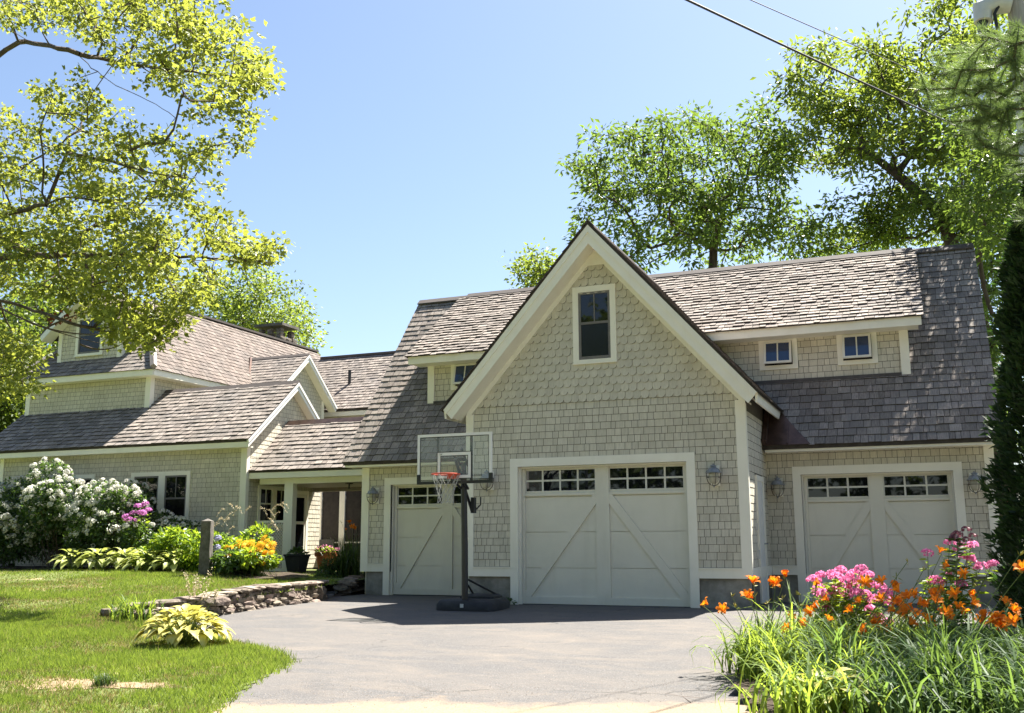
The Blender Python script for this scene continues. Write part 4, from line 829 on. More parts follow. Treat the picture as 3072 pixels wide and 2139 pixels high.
# back link roof
LE, LRr = (14.0, 5.86), (17.0, 8.42); ls = (LRr[1]-LE[1])/(LRr[0]-LE[0])
lr = MB().prism([LE, LRr, (20, LE[1]), (20, LE[1]-.1), (LRr[0], LRr[1]-.12), (LE[0], LE[1]-.1)], 'x', -17, -8.0).build('link_roof', M_ROOFB, house)
shakes(Frame((0, LE[0], LE[1]), (1, 0, 0), (0, 1, ls)), [(-15.6, -.02), (-9.0, -.02), (-9.0, 3.94), (-16.6, 3.94)], lr, lst=hr, t=.024)
board(-16, -8.0, LE[0]+.01, LE[0]+.04, 5.60, 5.84, 'eave_fascia', par=house); MB().box(-16, -8.1, 14.35, 14.5, .3, 5.75).build('link_wall', M_SID_O, house)
MB().box(-15.9, -8, 16.87, 17.13, 8.36, 8.45).build('ridge_cap', M_RIDGE, house)
vp = (-13.55, 15.3, LE[1]+ls*1.3); MB().tube([vp, (vp[0], vp[1], vp[2]+.55)], .06, 10).build('vent_pipe', M_BLACK, house)
lay(hp, 'wall_shingle', 'wall_shingle_field', M_SID_O, M_SID_A, house)
lay(hr, 'roof_shake', 'roof_shake_field', M_SHK_O, M_SHK_A, house)
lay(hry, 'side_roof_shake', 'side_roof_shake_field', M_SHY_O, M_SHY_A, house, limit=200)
# ---- stone chimney
def stone_mesh(seed, mat=None, amt=.16):
    import bmesh
    r = random.Random(seed); bm = bmesh.new(); bmesh.ops.create_cube(bm, size=1)
    bmesh.ops.subdivide_edges(bm, edges=bm.edges[:], cuts=1, use_grid_fill=True)
    for v in bm.verts:
        c = v.co; n_ = sum(abs(x) > .49 for x in c); f_ = {3: .80, 2: .93, 1: 1.02}.get(n_, 1)
        v.co = Vector([x*f_+r.uniform(-amt, amt)*.5 for x in c])
    me = bpy.data.meshes.new('stone'); bm.to_mesh(me); bm.free(); me.materials.append(mat or M_STONE_O); return me
STONES = [stone_mesh(i) for i in range(9)]
def stone(par, c, s_, rz=0, name='stone', me=None, tilt=.0):
    M = Matrix.LocRotScale(Vector(c), (Matrix.Rotation(rz, 3, 'Z') @ Matrix.Rotation(random.uniform(-tilt, tilt), 3, 'Y')).to_quaternion(), Vector(s_)); return obj_from(me or random.choice(STONES), name, M, par)
chim = MB().box(-18.75, -17.55, 16.5, 17.5, 7.5, 9.35).build('chimney', M_GRANITE, house)
for z_ in np.arange(8.2, 9.3, .16):
    for x_ in np.arange(-18.7, -17.5, .3): stone(chim, (x_+random.uniform(-.03, .03), 16.5, z_), (.31, .14, .15))
for y_ in (16.6, 17.0, 17.4):
    for z_ in np.arange(8.5, 9.3, .16): stone(chim, (-17.55, y_, z_), (.14, .34, .15))
for x_ in (-18.6, -18.15, -17.7):
    for y_ in (16.62, 17.38):
        for z_ in np.arange(9.42, 9.76, .125): stone(chim, (x_, y_, z_), (.25, .24, .13))
MB().box(-18.85, -17.45, 16.4, 17.6, 9.82, 9.93).build('chimney_cap', M_GRANITE, chim)
# ---- entrance under the breezeway: windows and door on the wing's side wall
def side_frame(y0, y1, z0, z1, name, cw=.1, par=house):
    x = HX+.002
    return MB().box(x, x+.04, y0, y0+cw, z0, z1).box(x, x+.04, y1-cw, y1, z0, z1).box(x, x+.04, y0+cw, y1-cw, z1-cw, z1).box(x, x+.04, y0+cw, y1-cw, z0, z0+.08).build(name, M_TRIM, par)
for y0, y1 in ((5.28, 5.98), (5.99, 6.69)):
    wn = side_frame(y0, y1, 1.50, 2.62, 'window'); a, b, c, d = y0+.1, y1-.1, 1.58, 2.52; m_ = 2.12
    MB().box(HX+.003, HX+.025, a, b, m_, m_+.04).box(HX+.003, HX+.022, (a+b)/2-.012, (a+b)/2+.012, m_+.04, d).box(HX+.003, HX+.02, a, b, c, c+.04).build('sash', M_SASHW, wn)
    MB().box(HX+.002, HX+.008, a, b, c, d).build('pane', M_GLASS, wn)
dr = side_frame(6.82, 7.64, .33, 2.56, 'entry_door', .10)
MB().box(HX+.003, HX+.03, 6.92, 7.00, .34, 2.46).box(HX+.003, HX+.03, 7.46, 7.54, .34, 2.46).box(HX+.003, HX+.03, 7.00, 7.46, .34, .62).box(HX+.003, HX+.03, 7.00, 7.46, 1.62, 1.70).box(HX+.003, HX+.03, 7.00, 7.46, 2.36, 2.46).build('leaf', M_SASHW, dr)
MB().box(HX+.002, HX+.010, 7.00, 7.46, .62, 2.36).build('pane', M_GLASS, dr)
# screened room at the end of the passage
SY = 9.5
sr = MB().box(-11.2, -5.0, SY+.05, SY+.15, 2.70, 3.3).build('screen_room', M_TRIM, house)
for x_ in (-11.05, -10.23, -9.32, -8.40, -7.4, -6.4): MB().box(x_, x_+.19, SY-.02, SY+.13, .3, 2.70).build('post', M_WHITE, sr)
for x_, w_ in ((-10.855, .62), (-10.035, .71), (-9.125, .72), (-8.205, .80), (-7.205, .80)):
    MB().box(x_, x_+w_, SY+.03, SY+.04, .35, 2.695).build('screen', M_SCREEN, sr); MB().box(x_, x_+w_, SY-.005, SY+.029, 1.09, 1.13).build('rail', M_WHITE, sr)
MB().box(-11.2, -5.0, SY+.5, SY+.6, .3, 3.3).build('room_back', M_SID_O, sr)
# ================================================================= breezeway
bz = thing('breezeway', (-7.6, 5.1, .33), 'open covered passage with shake roof joining the house to the garage', 'breezeway')
PE, PR = (4.82, 2.98), (6.50, 4.42); ps_ = (PR[1]-PE[1])/(PR[0]-PE[0]); BX0, BX1 = HX+.04, WL-.002
pr = MB().prism([PE, PR, (2*PR[0]-PE[0], PE[1]), (2*PR[0]-PE[0], PE[1]-.07), (PR[0], PR[1]-.1), (PE[0], PE[1]-.07)], 'x', BX0, BX1).build('roof', M_ROOFB, bz)
bpieces = []; FP = Frame((0, PE[0], PE[1]), (1, 0, 0), (0, 1, ps_)); Lp = math.hypot(PR[0]-PE[0], PR[1]-PE[1])
shakes(FP, [(BX0, -.03), (BX1, -.03), (BX1, Lp), (BX0, Lp)], pr, lst=bpieces, t=.026)
lay(bpieces, 'roof_shake', 'roof_shake_field', M_SHK_O, M_SHK_A, bz)
board(BX0, BX1, PE[0]+.01, PE[0]+.04, 2.76, 2.965, 'eave_fascia', par=bz); board(BX0, BX1, PE[0]+.041, PE[0]+.5, 2.761, 2.79, 'eave_soffit', par=bz)
board(-9.95, BX1, 5.08, 5.24, 2.62, 2.76, 'beam', par=bz); board(BX0, BX1, 7.8, 7.95, 2.55, 2.80, 'beam', M_CEIL, par=bz)
MB().box(BX0+.001, BX1, 5.245, 7.795, 2.66, 2.70).build('ceiling', M_CEIL, bz)
board(-9.16, -8.90, 5.07, 5.26, .33, 2.619, 'column', par=bz); board(-5.45, -5.25, 5.07, 5.26, .33, 2.619, 'column', par=bz)
MB().prism([(PR[0]-.14, PR[1]-.09), (PR[0], PR[1]+.05), (PR[0]+.14, PR[1]-.09)], 'x', BX0, BX1).build('ridge_cap', M_COPPER, bz)
MB().lathe([(.0, 0), (.11, -.0), (.10, -.02), (.02, -.03), (.02, -.12), (.05, -.14), (0, -.15)], (-7.9, 6.2, 2.66), 12).build('ceiling_light', M_BLACK, bz)
# lattice screen between house corner and column: crossing laths, each a slat
lat = MB().box(-10.08, -9.165, 5.10, 5.135, 1.62, 1.68).box(-10.08, -9.165, 5.10, 5.135, .38, .45).box(-10.08, -10.02, 5.10, 5.135, .451, 1.619).build('lattice', M_TRIM, bz)
x0, x1, z0, z1 = -10.02, -9.165, .45, 1.62; M_LAT = M_WHITE
for s_, yy in ((1, 5.108), (-1, 5.122)):
    c = -2.2
    while c < 3:
        pts = []                           # line z = z0 + s*(x-x0) + c'
        zz = lambda x: (z0+c+(x-x0)) if s_ > 0 else (z1-c-(x-x0))
        xa, xb = x0, x1
        za, zb = zz(xa), zz(xb)
        def clip(xa, za, xb, zb):
            if max(za, zb) <= z0 or min(za, zb) >= z1: return None
            def at(zv): return xa+(zv-za)/(zb-za)*(xb-xa)
            P = [(xa, za), (xb, zb)]
            Q = [(min(max(p[0], x0), x1), p[1]) if z0 <= p[1] <= z1 else (at(z0 if p[1] < z0 else z1), z0 if p[1] < z0 else z1) for p in P]
            return Q
        q = clip(xa, za, xb, zb)
        if q and abs(q[0][0]-q[1][0]) > .03:
            (a0, b0), (a1, b1) = q; n_ = .009
            MB().prism([(a0, b0-n_), (a1, b1-n_), (a1, b1+n_), (a0, b0+n_)], 'y', yy-.005, yy+.005).build('slat', M_LAT, lat)
        c += .085
# ================================================================= basketball hoop
hx, hy = -.79, -1.66
hoop = thing('basketball_hoop', (hx, hy, 0), 'portable basketball hoop with clear backboard, red rim and black pole', 'basketball hoop')
gz = float(drive_z(hy))
def slabround(mb, outline, z0, z1, ins):
    n = len(outline); c = np.mean(outline, 0)
    rings = [(1, z0), (1, z0+(z1-z0)*.55), (1-ins*.5, z0+(z1-z0)*.85), (1-ins, z1)]
    vs = [(c[0]+(p[0]-c[0])*k, c[1]+(p[1]-c[1])*k, z) for k, z in rings for p in outline]
    mb.add(vs, [(i*n+j, i*n+(j+1) % n, (i+1)*n+(j+1) % n, (i+1)*n+j) for i in range(3) for j in range(n)]+[tuple(range(n-1, -1, -1)), tuple(range(3*n, 4*n))])
    return mb
ol = [(-.52, -.12), (-.46, -.2), (.0, -.23), (.46, -.2), (.52, -.12), (.50, .35), (.40, .85), (.28, 1.05), (-.28, 1.05), (-.40, .85), (-.50, .35)]
base = slabround(MB(), [(hx+a, hy+b) for a, b in ol], gz, gz+.17, .12).build('base', M_BLKP, hoop, True)
slabround(MB(), [(hx+a*.6, hy+.42+b*.55) for a, b in ol], gz+.165, gz+.235, .3).build('tank_dome', M_BLKP, base, True)
MB().box(hx-.03, hx+.03, hy-.232, hy-.225, gz+.05, gz+.11).build('sticker', M_LGREY, base)
pt = (hx-.02, hy-.14, 2.42)
MB().tube([(hx, hy-.10, gz+.02), (hx-.005, hy-.11, 1.0), pt], [.055, .055, .05], 14).build('pole', M_BLACK, hoop, True)
MB().tube([(hx+.02, hy-.06, .50), (hx+.25, hy+.85, gz+.17)], .018, 8).build('strut', M_BLACK, hoop)
MB().tube([(hx-.04, hy-.06, .50), (hx-.25, hy+.85, gz+.17)], .018, 8).build('strut', M_BLACK, hoop)
yb_ = hy-.66; bx = hx+.05; bw, bh, z0 = 1.34, .82, 2.035; z1 = z0+bh
bb = MB()
fw, fd = .045, .03
bb.box(bx-bw/2, bx+bw/2, yb_, yb_+fd, z1-fw, z1).box(bx-bw/2, bx-bw/2+fw, yb_, yb_+fd, z0+.14, z1-fw-.0005).box(bx+bw/2-fw, bx+bw/2, yb_, yb_+fd, z0+.14, z1-fw-.0005)
board_ = bb.build('backboard', M_WHITE, hoop)
g_ = bpy.data.materials.new('clear_acrylic'); g_.use_nodes = True; nt = g_.node_tree; pb = nt.nodes['Principled BSDF']; pb.inputs['Base Color'].default_value = (.8, .85, .83, 1); pb.inputs['Roughness'].default_value = .03
tr_ = _n(nt, 'ShaderNodeBsdfTransparent'); tr_.inputs[0].default_value = (.93, .95, .94, 1); mx = _n(nt, 'ShaderNodeMixShader'); mx.inputs[0].default_value = .10
nt.links.new(tr_.outputs[0], mx.inputs[1]); nt.links.new(pb.outputs[0], mx.inputs[2]); nt.links.new(mx.outputs[0], nt.nodes['Material Output'].inputs[0])
MB().box(bx-bw/2+fw, bx+bw/2-fw, yb_+.012, yb_+.018, z0+.05, z1-fw).build('pane', g_, board_)
MB().box(bx-bw/2-.002, bx+bw/2+.002, yb_-.006, yb_+.04, z0, z0+.05).box(bx-bw/2-.004, bx-bw/2+.05, yb_-.006, yb_+.04, z0+.0505, z0+.16).box(bx+bw/2-.05, bx+bw/2+.004, yb_-.006, yb_+.04, z0+.0505, z0+.16).build('bottom_pad', M_BLACK, board_)
sq = .60; sh = .42; sz = z0+.09
def ring(mb, cx_, w_, z_, h_, t, y0, y1): return mb.box(cx_-w_/2, cx_+w_/2, y0, y1, z_+h_-t, z_+h_).box(cx_-w_/2, cx_+w_/2, y0, y1, z_, z_+t).box(cx_-w_/2, cx_-w_/2+t, y0, y1, z_+t+.0003, z_+h_-t-.0003).box(cx_+w_/2-t, cx_+w_/2, y0, y1, z_+t+.0003, z_+h_-t-.0003)
ring(MB(), bx, sq, sz, sh, .05, yb_+.005, yb_+.0115).build('target_square', M_WHITE, board_)
ring(MB(), bx, sq-.1, sz+.05, sh-.1, .012, yb_+.006, yb_+.0112).build('target_outline', M_BLACK, board_)
ring(MB(), bx, sq+.024, sz-.012, sh+.024, .0115, yb_+.0062, yb_+.0113).build('target_outline', M_BLACK, board_)
ring(MB(), bx, bw-2*fw, z0+.06, bh-.06-fw, .012, yb_+.0065, yb_+.0116).build('inner_outline', M_BLACK, board_)
for sx in (-.30, .30): MB().box(bx+sx-.02, bx+sx+.02, yb_+.019, yb_+.045, z0+.05, z1-.01).build('support_bar', M_BLACK, board_)
for sx in (-.11, .11):
    MB().tube([(hx+sx*.55, hy-.13, 2.36), (bx+sx, yb_+.06, 2.60)], .022, 8).build('lift_arm', M_BLACK, hoop); MB().tube([(hx+sx*.55, hy-.13, 1.98), (bx+sx, yb_+.06, 2.15)], .022, 8).build('lift_arm', M_BLACK, hoop)
MB().tube([(hx+.0, hy+.16, 1.62), (hx, hy+.02, 1.80), (hx, yb_+.15, 2.45)], .026, 8).build('counter_spring', M_BLACK, hoop)
MB().box(hx+.04, hx+.10, hy+.02, hy+.12, 1.58, 1.84).tube([(hx+.07, hy+.12, 1.62), (hx+.17, hy+.14, 1.72), (hx+.17, hy+.14, 1.85)], .013, 6).build('crank', M_BLACK, hoop)
rc = (bx, yb_-.30, 2.17)
MB().tube([(rc[0]+.228*math.cos(2*math.pi*k/28), rc[1]+.228*math.sin(2*math.pi*k/28), rc[2]) for k in range(28)], .010, 8, closed=True).build('rim', M_RED, hoop, True)
MB().box(bx-.09, bx+.09, yb_-.07, yb_-.008, rc[2]-.06, rc[2]+.03).box(bx-.13, bx+.13, yb_-.09, yb_-.071, rc[2]-.012, rc[2]+.012).build('rim_bracket', M_RED, hoop)
net = MB(); NR = [(0, .225, 0), (.10, .19, .5), (.19, .155, 0), (.26, .135, .5), (.33, .12, 0), (.40, .125, .5), (.45, .135, 0)]
for k in range(12):
    for s_ in (1, -1):
        pts = []
        for j, (dz, r_, _o) in enumerate(NR):
            a = 2*math.pi*(k+s_*j*.5)/12; pts.append((rc[0]+r_*math.cos(a), rc[1]+r_*math.sin(a), rc[2]-.012-dz))
        net.tube(pts, .0032, 4, cap=False)
net.build('net', M_NET, hoop)
# flat print on the board
def word(txt, size, loc, mat, par, depth=.0008, name='lettering', bold=False):
    c = bpy.data.curves.new(name, 'FONT'); c.body = txt; c.size = size; c.extrude = depth; c.align_x = 'CENTER'; o = bpy.data.objects.new('tmp_text', c); COL.objects.link(o)
    bpy.context.view_layer.update(); dg = bpy.context.evaluated_depsgraph_get(); me = bpy.data.meshes.new_from_object(o.evaluated_get(dg)); bpy.data.objects.remove(o)
    me.transform(Matrix.Translation(loc) @ Matrix.Rotation(math.radians(90), 4, 'X')); me.materials.clear(); me.materials.append(mat); me.name = name
    return put(bpy.data.objects.new(name, me), par)
word('LIFETIME', .045, (bx+.42, yb_+.004, z0+.115), M_BLACK, board_); word('54"', .04, (bx-.235, yb_+.002, sz+sh-.042), M_BLACK, board_)
# ================================================================= stone retaining walls
M_STONE_D = material('shaded_field_stone', (.10, .09, .08), (.26, .24, .22), rough=.9, scale=(11, 11, 16), bump=.9, src='obj', vari=.3)
wall = thing('stone_wall', (-4.6, -2, 0), 'low dry-stacked fieldstone wall curving along the driveway and lawn edge', 'stone wall')
path_ = np.array([(-4.86, .22), (-4.70, -.1), (-4.56, -.9), (-4.50, -1.9), (-4.46, -2.8), (-4.40, -3.5), (-4.52, -4.1), (-4.78, -4.65), (-5.1, -5.1)])
seg = np.linalg.norm(np.diff(path_, axis=0), axis=1); cum = np.concatenate(([0], np.cumsum(seg)))
def along(t): return np.array([np.interp(t, cum, path_[:, 0]), np.interp(t, cum, path_[:, 1])])
TL_ = cum[-1]
def whgt(t): return .35 if t < 3 else .35-.10*min(1, (t-3)/(TL_-3.3)) 
random.seed(21)
layer = 0; zl = -.04
while zl < .34:
    t = random.uniform(0, .2); h_ = random.uniform(.055, .095)
    while t < TL_:
        w_ = random.uniform(.13, .36)
        if zl+h_*.5 < whgt(t)-.02:
            c = along(t+w_/2); a = along(min(TL_, t+w_)); b = along(t); ang = math.atan2(*(a-b)[::-1]); zb = float(drive_z(c[1]))
            nrm = np.array([-(a-b)[1], (a-b)[0]]); nrm /= np.linalg.norm(nrm)+1e-9; back = .09*zl/.3
            stone(wall, (c[0]+nrm[0]*(-back)+random.uniform(-.03, .03), c[1]+random.uniform(-.02, .02), zb+zl+h_/2), (w_*1.03, random.uniform(.24, .34), h_*1.12*random.uniform(.9, 1.15)), ang, tilt=.07)
        t += w_*.97
    zl += h_*.92; layer += 1
# cap slabs, long and flat
t = 0
while t < TL_-.3:
    w_ = random.uniform(.35, .75); c = along(t+w_/2); a = along(min(TL_, t+w_)); b = along(t); ang = math.atan2(*(a-b)[::-1]); zb = float(drive_z(c[1]))
    stone(wall, (c[0]-.06, c[1], zb+whgt(t+w_/2)-.0), (w_*1.02, random.uniform(.34, .46), .065), ang, 'cap_stone', tilt=.03); t += w_
stone(wall, (-4.66, -.18, .13), (.30, .30, .30), .3)
for i in range(7): 
    tt = random.uniform(TL_-1.8, TL_); c = along(tt); stone(wall, (c[0]+.1, c[1]-.1, float(lz(c[0], c[1]))+.02), (.35, .28, .12), random.random()*3)
wall2 = thing('stone_edging', (-5.3, 1.7, .0), 'shaded low stone edging beside the path at the garage corner', 'stone wall')
for i in range(22):
    tt = random.random(); x_ = -5.25-.95*tt+random.uniform(-.06, .06); y_ = 1.75+2.4*tt; stone(wall2, (x_, y_, .05+.10*(i % 3)+.10*tt), (.42, .34, .12), 1.9+random.uniform(-.2, .2), me=random.choice(STONES), tilt=.1)
# ================================================================= flagstones
walk = tag(MB().box(-10.1, -5.2, 1.6, 10.2, -.2, .02).build('path', M_SOIL), kind='structure')
fl = []; random.seed(5)
def path_z(y): return .03+.28*min(1, max(0, (y-1.2)/3.0))
def flag(poly, z, par):
    c = np.mean(poly, 0); me = MB().prism([tuple(p) for p in poly], 'z', z-.05, z); return me.build('flagstone', M_SLATE, par)
# irregular flags laid on a jittered grid from the driveway up to the door
gx_, gy_ = np.arange(0, 5), np.arange(0, 17)
def jpt(i, j):
    r = random.Random(i*97+j*13); y_ = .9+j*.56; xl = -5.35-.55*max(0, min(1, (y_-1.0)/3))-.0; xr_ = xl; 
    x_ = (-6.45+i*.33-(.9 if y_ > 4.2 else .9*(y_-.9)/3.3)) if y_ < 4.4 else (-10.0+i*1.15)
    return (x_+r.uniform(-.1, .1), y_+r.uniform(-.12, .12))
for j in range(16):
    for i in range(4):
        q = [jpt(i, j), jpt(i+1, j), jpt(i+1, j+1), jpt(i, j+1)]; c = np.mean(q, 0); q = [tuple(c+(np.array(p)-c)*.95) for p in q]
        flag(q, path_z(c[1])+random.uniform(-.008, .008)+.012, walk)
# ground under the walk, following its rise
sheet('path_bed', np.linspace(-10.1, -5.1, 12), np.linspace(.6, 10.3, 30), lambda X, Y: .03+.28*np.clip((Y-1.2)/3.0, 0, 1)-.03, M_SOIL)
# ================================================================= granite post
gp = pix(460, 1284, 'y', .9); print('post', gp, lz(gp[0], gp[1])); post_ = MB()
r = random.Random(3); prof = []
for k in range(9):
    z_ = -.2+1.30*k/8; a = .118-.012*k/8
    prof += [(sx*a+r.uniform(-.007, .007), sy*a*.95+r.uniform(-.007, .007), z_) for sx, sy in ((-1, -1), (0, -1.03), (1, -1), (1.03, 0), (1, 1), (0, 1.03), (-1, 1), (-1.03, 0))]
prof += [(.0, 0, 1.10+.055)]
fs = [(i*8+j, i*8+(j+1) % 8, (i+1)*8+(j+1) % 8, (i+1)*8+j) for i in range(8) for j in range(8)]+[(64+j, 64+(j+1) % 8, 72) for j in range(8)]
ca, sa = math.cos(.35), math.sin(.35)
post_.add([(gp[0]+x*ca-y*sa, gp[1]+x*sa+y*ca, gp[2]+z) for x, y, z in prof], fs)
tag(post_.build('granite_post', M_GRANITE), 'rough grey granite post with pointed top at the edge of the lawn', 'post')
# ================================================================= pots
dp = thing('planter', (-8.35, 4.75, .32), 'black square flared planter at the foot of the porch column', 'planter')
c = (-8.55, 4.85, .32); pv = []
for a, z_ in ((.155, 0), (.16, .02), (.225, .44), (.245, .46), (.245, .50), (.215, .50), (.20, .44)): pv += [(c[0]+sx*a, c[1]+sy*a, c[2]+z_) for sx, sy in ((-1, -1), (1, -1), (1, 1), (-1, 1))]
MB().add(pv, [(i*4+j, i*4+(j+1) % 4, (i+1)*4+(j+1) % 4, (i+1)*4+j) for i in range(6) for j in range(4)]+[(3, 2, 1, 0)]).build('pot', M_BLKP, dp)
MB().box(c[0]-.2, c[0]+.2, c[1]-.2, c[1]+.2, c[2]+.40, c[2]+.43).build('soil', M_SOIL, dp)
def leafball(c, rad, n, size, T, TF, out=.6, flat=1.0, top=False):
    d = unit(n); 
    if top: d[:, 2] = np.abs(d[:, 2])
    r_ = RNG.uniform(.35, 1, n)**.5; pos = np.array(c)+d*r_[:, None]*np.array(rad)
    dd = d*out+unit(n)*(1-out)+np.array([0, 0, -.15]); up_ = unit(n)*.6+np.array([0, 0, 1.0])
    return scatter(T, TF, pos, dd, up_, RNG.uniform(.7, 1.25, n)*size)
def put_leaves(parts, name, mat, par, kind=None):
    V = np.concatenate([p[0] for p in parts]); o = 0; Fs = []; var = []
    for p in parts:
        Fs.append(p[1]+o); o += len(p[0]); var.append(RNG.uniform(size=p[2].max()+1)[p[2]])
    return mesh_np(name, V, np.concatenate(Fs), mat, par, np.concatenate(var))
put_leaves([leafball((c[0], c[1], c[2]+.48), (.22, .22, .12), 70, .13, T_DIA, F_DIA, top=True)], 'foliage', L_LILYD, dp)
tp = thing('terracotta_pot', (-9.25, 7.3, .32), 'round terracotta pot of pink flowers in the sunlit end of the passage', 'flower pot'); c = (-9.25, 7.3, .32)
MB().lathe([(.20, 0), (.28, .40), (.30, .41), (.325, .42), (.33, .52), (.30, .525), (.27, .44)], c, 28).build('pot', M_TERRA, tp, True)
MB().lathe([(0, .44), (.275, .445), (0, .45)], c, 20).build('soil', M_SOIL, tp)
put_leaves([leafball((c[0], c[1], c[2]+.52), (.32, .32, .13), 260, .07, T_OVAL, F_OVAL, top=True)], 'foliage', L_PERE, tp)
put_leaves([leafball((c[0], c[1], c[2]+.58), (.34, .34, .12), 120, .055, T_OVAL, F_OVAL, top=True)], 'blossom', L_PINKF, tp)
sp_ = thing('low_bowl', (-8.05, 5.6, .32), 'small dark bowl planter on the flagstones beside the square planter', 'planter')
MB().lathe([(.09, 0), (.20, .16), (.215, .17), (.19, .17), (.08, .03)], (-8.05, 5.6, .32), 18).build('bowl', M_BLKP, sp_, True)
# chair inside the screen room passage: plain white bench edge and garden chair
ch = thing('garden_chair', (-10.5, 9.0, .32), 'dark garden chair in front of the screened room', 'chair')
MB().box(-10.75, -10.2, 8.7, 9.2, .72, .76).build('seat', M_BLACK, ch); MB().box(-10.75, -10.2, 9.18, 9.22, .80, 1.2).build('backrest', M_BLACK, ch)
for x_ in (-10.73, -10.23):
    for y_ in (8.72, 9.18): MB().tube([(x_, y_, .72), (x_+(.05 if x_ > -10.5 else -.05), y_, .31)], .014, 6).build('leg', M_LGREY, ch)
# iron fence pales behind the grass by the garage corner
fn = thing('iron_fence', (-8.8, 8.7, .3), 'short black iron fence seen through the passage', 'fence')
for k in range(8): MB().tube([(-9.25+k*.14, 8.7, .3), (-9.25+k*.14, 8.7, 1.58)], .022, 6).build('pale', M_BLACK, fn)
MB().box(-9.28, -8.2, 8.68, 8.72, .55, .6).box(-9.28, -8.2, 8.68, 8.72, 1.32, 1.37).build('rail', M_BLACK, fn)
# ================================================================= utility pole and wires
PX, PY = 8.37, 1.0
up_ = thing('utility_pole', (PX, PY, 0), 'weathered wooden utility pole with curved grey conduit hood, behind the cedar', 'utility pole')
MB().tube([(PX-.13, PY, -.5), (PX-.02, PY, 5), (PX+.03, PY, 13.2)], [.17, .15, .13], 14).build('shaft', M_POLE, up_, True)
hp_ = pix(2200, 62, 'y', PY)
MB().tube([(PX-.06, PY-.1, hp_[2]+.28), (PX-.28, PY-.12, hp_[2]+.34), (PX-.52, PY-.14, hp_[2]+.26), (hp_[0]+.03, PY-.16, hp_[2]+.02)], [.15, .19, .19, .15], 14).build('hood', M_LGREY, up_, True)
MB().tube([(hp_[0]+.02, PY-.16, hp_[2]+.03), (hp_[0]-.02, PY-.16, hp_[2]-.12), (hp_[0]+.02, PY-.16, hp_[2]-.27)], [.10, .06, .05], 10).build('socket', M_BLACK, up_, True)
MB().tube([(PX-.20, PY-.1, -.3), (PX-.14, PY-.18, 5), (PX-.12, PY-.18, 9.0)], .055, 10).build('conduit', M_LGREY, up_, True)
MB().tube([(PX-.12, PY-.2, 10.4), (PX-.35, PY-.25, 10.0), (PX-.33, PY-.25, 9.7)], .03, 6).tube([(PX-.1, PY-.2, 10.6), (PX-.6, PY-.25, 10.75), (PX-1.4, PY-.3, 11.1)], .02, 6).build('cable_loop', M_WIRE, up_)
def wire(name, A, B, sag, rad, label):
    A, B = np.array(A), np.array(B); pts = []
    for i in range(33):
        t = i/32; p = A+(B-A)*t; p = p.copy(); p[2] -= sag*4*t*(1-t); pts.append(p)
    tag(MB().tube(pts, rad, 6).build(name, M_WIRE), label, 'wire')
a = np.array([PX-.1, PY, pix(2285, 352, 'y', PY)[2]]); b0 = pix(1555, 0, 'y', -9.0); d_ = b0-a
wire('overhead_wire', a, a+d_*1.6, .03, .012, 'thick black overhead service cable sloping down to the utility pole')
a = np.array([PX-.1, PY, pix(2285, 260, 'y', PY)[2]]); b0 = pix(1695, 0, 'y', -6.0); d_ = b0-a
wire('overhead_wire', a, a+d_*1.7, .03, .006, 'thin overhead wire above the thick service cable')
T_NAR = np.array([(0,0,0),(.21,.45,.07),(0,1,-.10),(-.21,.45,.07)])
# ================================================================= trees
def grow(root_pts, root_rad, targets, seed=1, tip=.006, expo=2.3, jit=.12, maxstep=.7, angf=.35, chains=()):
    """join every target to the nearest wood already grown (never back past the trunk); returns tubes with pipe-model radii"""
    r = np.random.default_rng(seed)
    nodes = [np.array(p, float) for p in root_pts]; par = [-1]+list(range(len(root_pts)-1)); minr = list(root_rad); leafn = [0]*len(nodes)
    dist0 = [0.0]
    for i in range(1, len(nodes)): dist0.append(dist0[-1]+np.linalg.norm(nodes[i]-nodes[i-1]))
    plen = list(dist0); start = nodes[0]
    for ch in chains:
        prev = int(np.argmin(np.linalg.norm(np.array(nodes)-np.array(ch[0]), axis=1)))
        for p in ch: nodes.append(np.array(p, float)); par.append(prev); plen.append(plen[prev]+.3*np.linalg.norm(nodes[-1]-nodes[prev])); minr.append(0); prev = len(nodes)-1
    order = np.argsort(np.linalg.norm(targets-np.array(root_pts[-1])[None], axis=1)+0*targets[:, 2]); ends = []
    for ti in order:
        T = targets[ti]; N = np.array(nodes); d = np.linalg.norm(N-T, axis=1); cost = d+angf*np.array(plen)
        j = int(np.argmin(cost)); L = d[j]; k = max(1, int(math.ceil(L/maxstep))); P0 = nodes[j]; prev = j
        bow = r.normal(size=3)*jit*L; bow[2] -= .10*L*.5
        for s_ in range(1, k+1):
            t = s_/k; p = P0+(T-P0)*t+bow*math.sin(math.pi*t)+(r.normal(size=3)*.03*L/k if s_ < k else 0)
            nodes.append(p); par.append(prev); plen.append(plen[prev]+np.linalg.norm(p-nodes[prev])); minr.append(0); prev = len(nodes)-1
        ends.append(prev)
    n = len(nodes); acc = np.zeros(n)
    for e_ in ends: acc[e_] += tip**expo
    for i in range(n-1, 0, -1):
        acc[par[i]] += acc[i]
    rad = np.maximum(acc**(1/expo), tip); rad = np.maximum(rad, np.array(minr)) 
    return np.array(nodes), par, rad, np.array(ends)
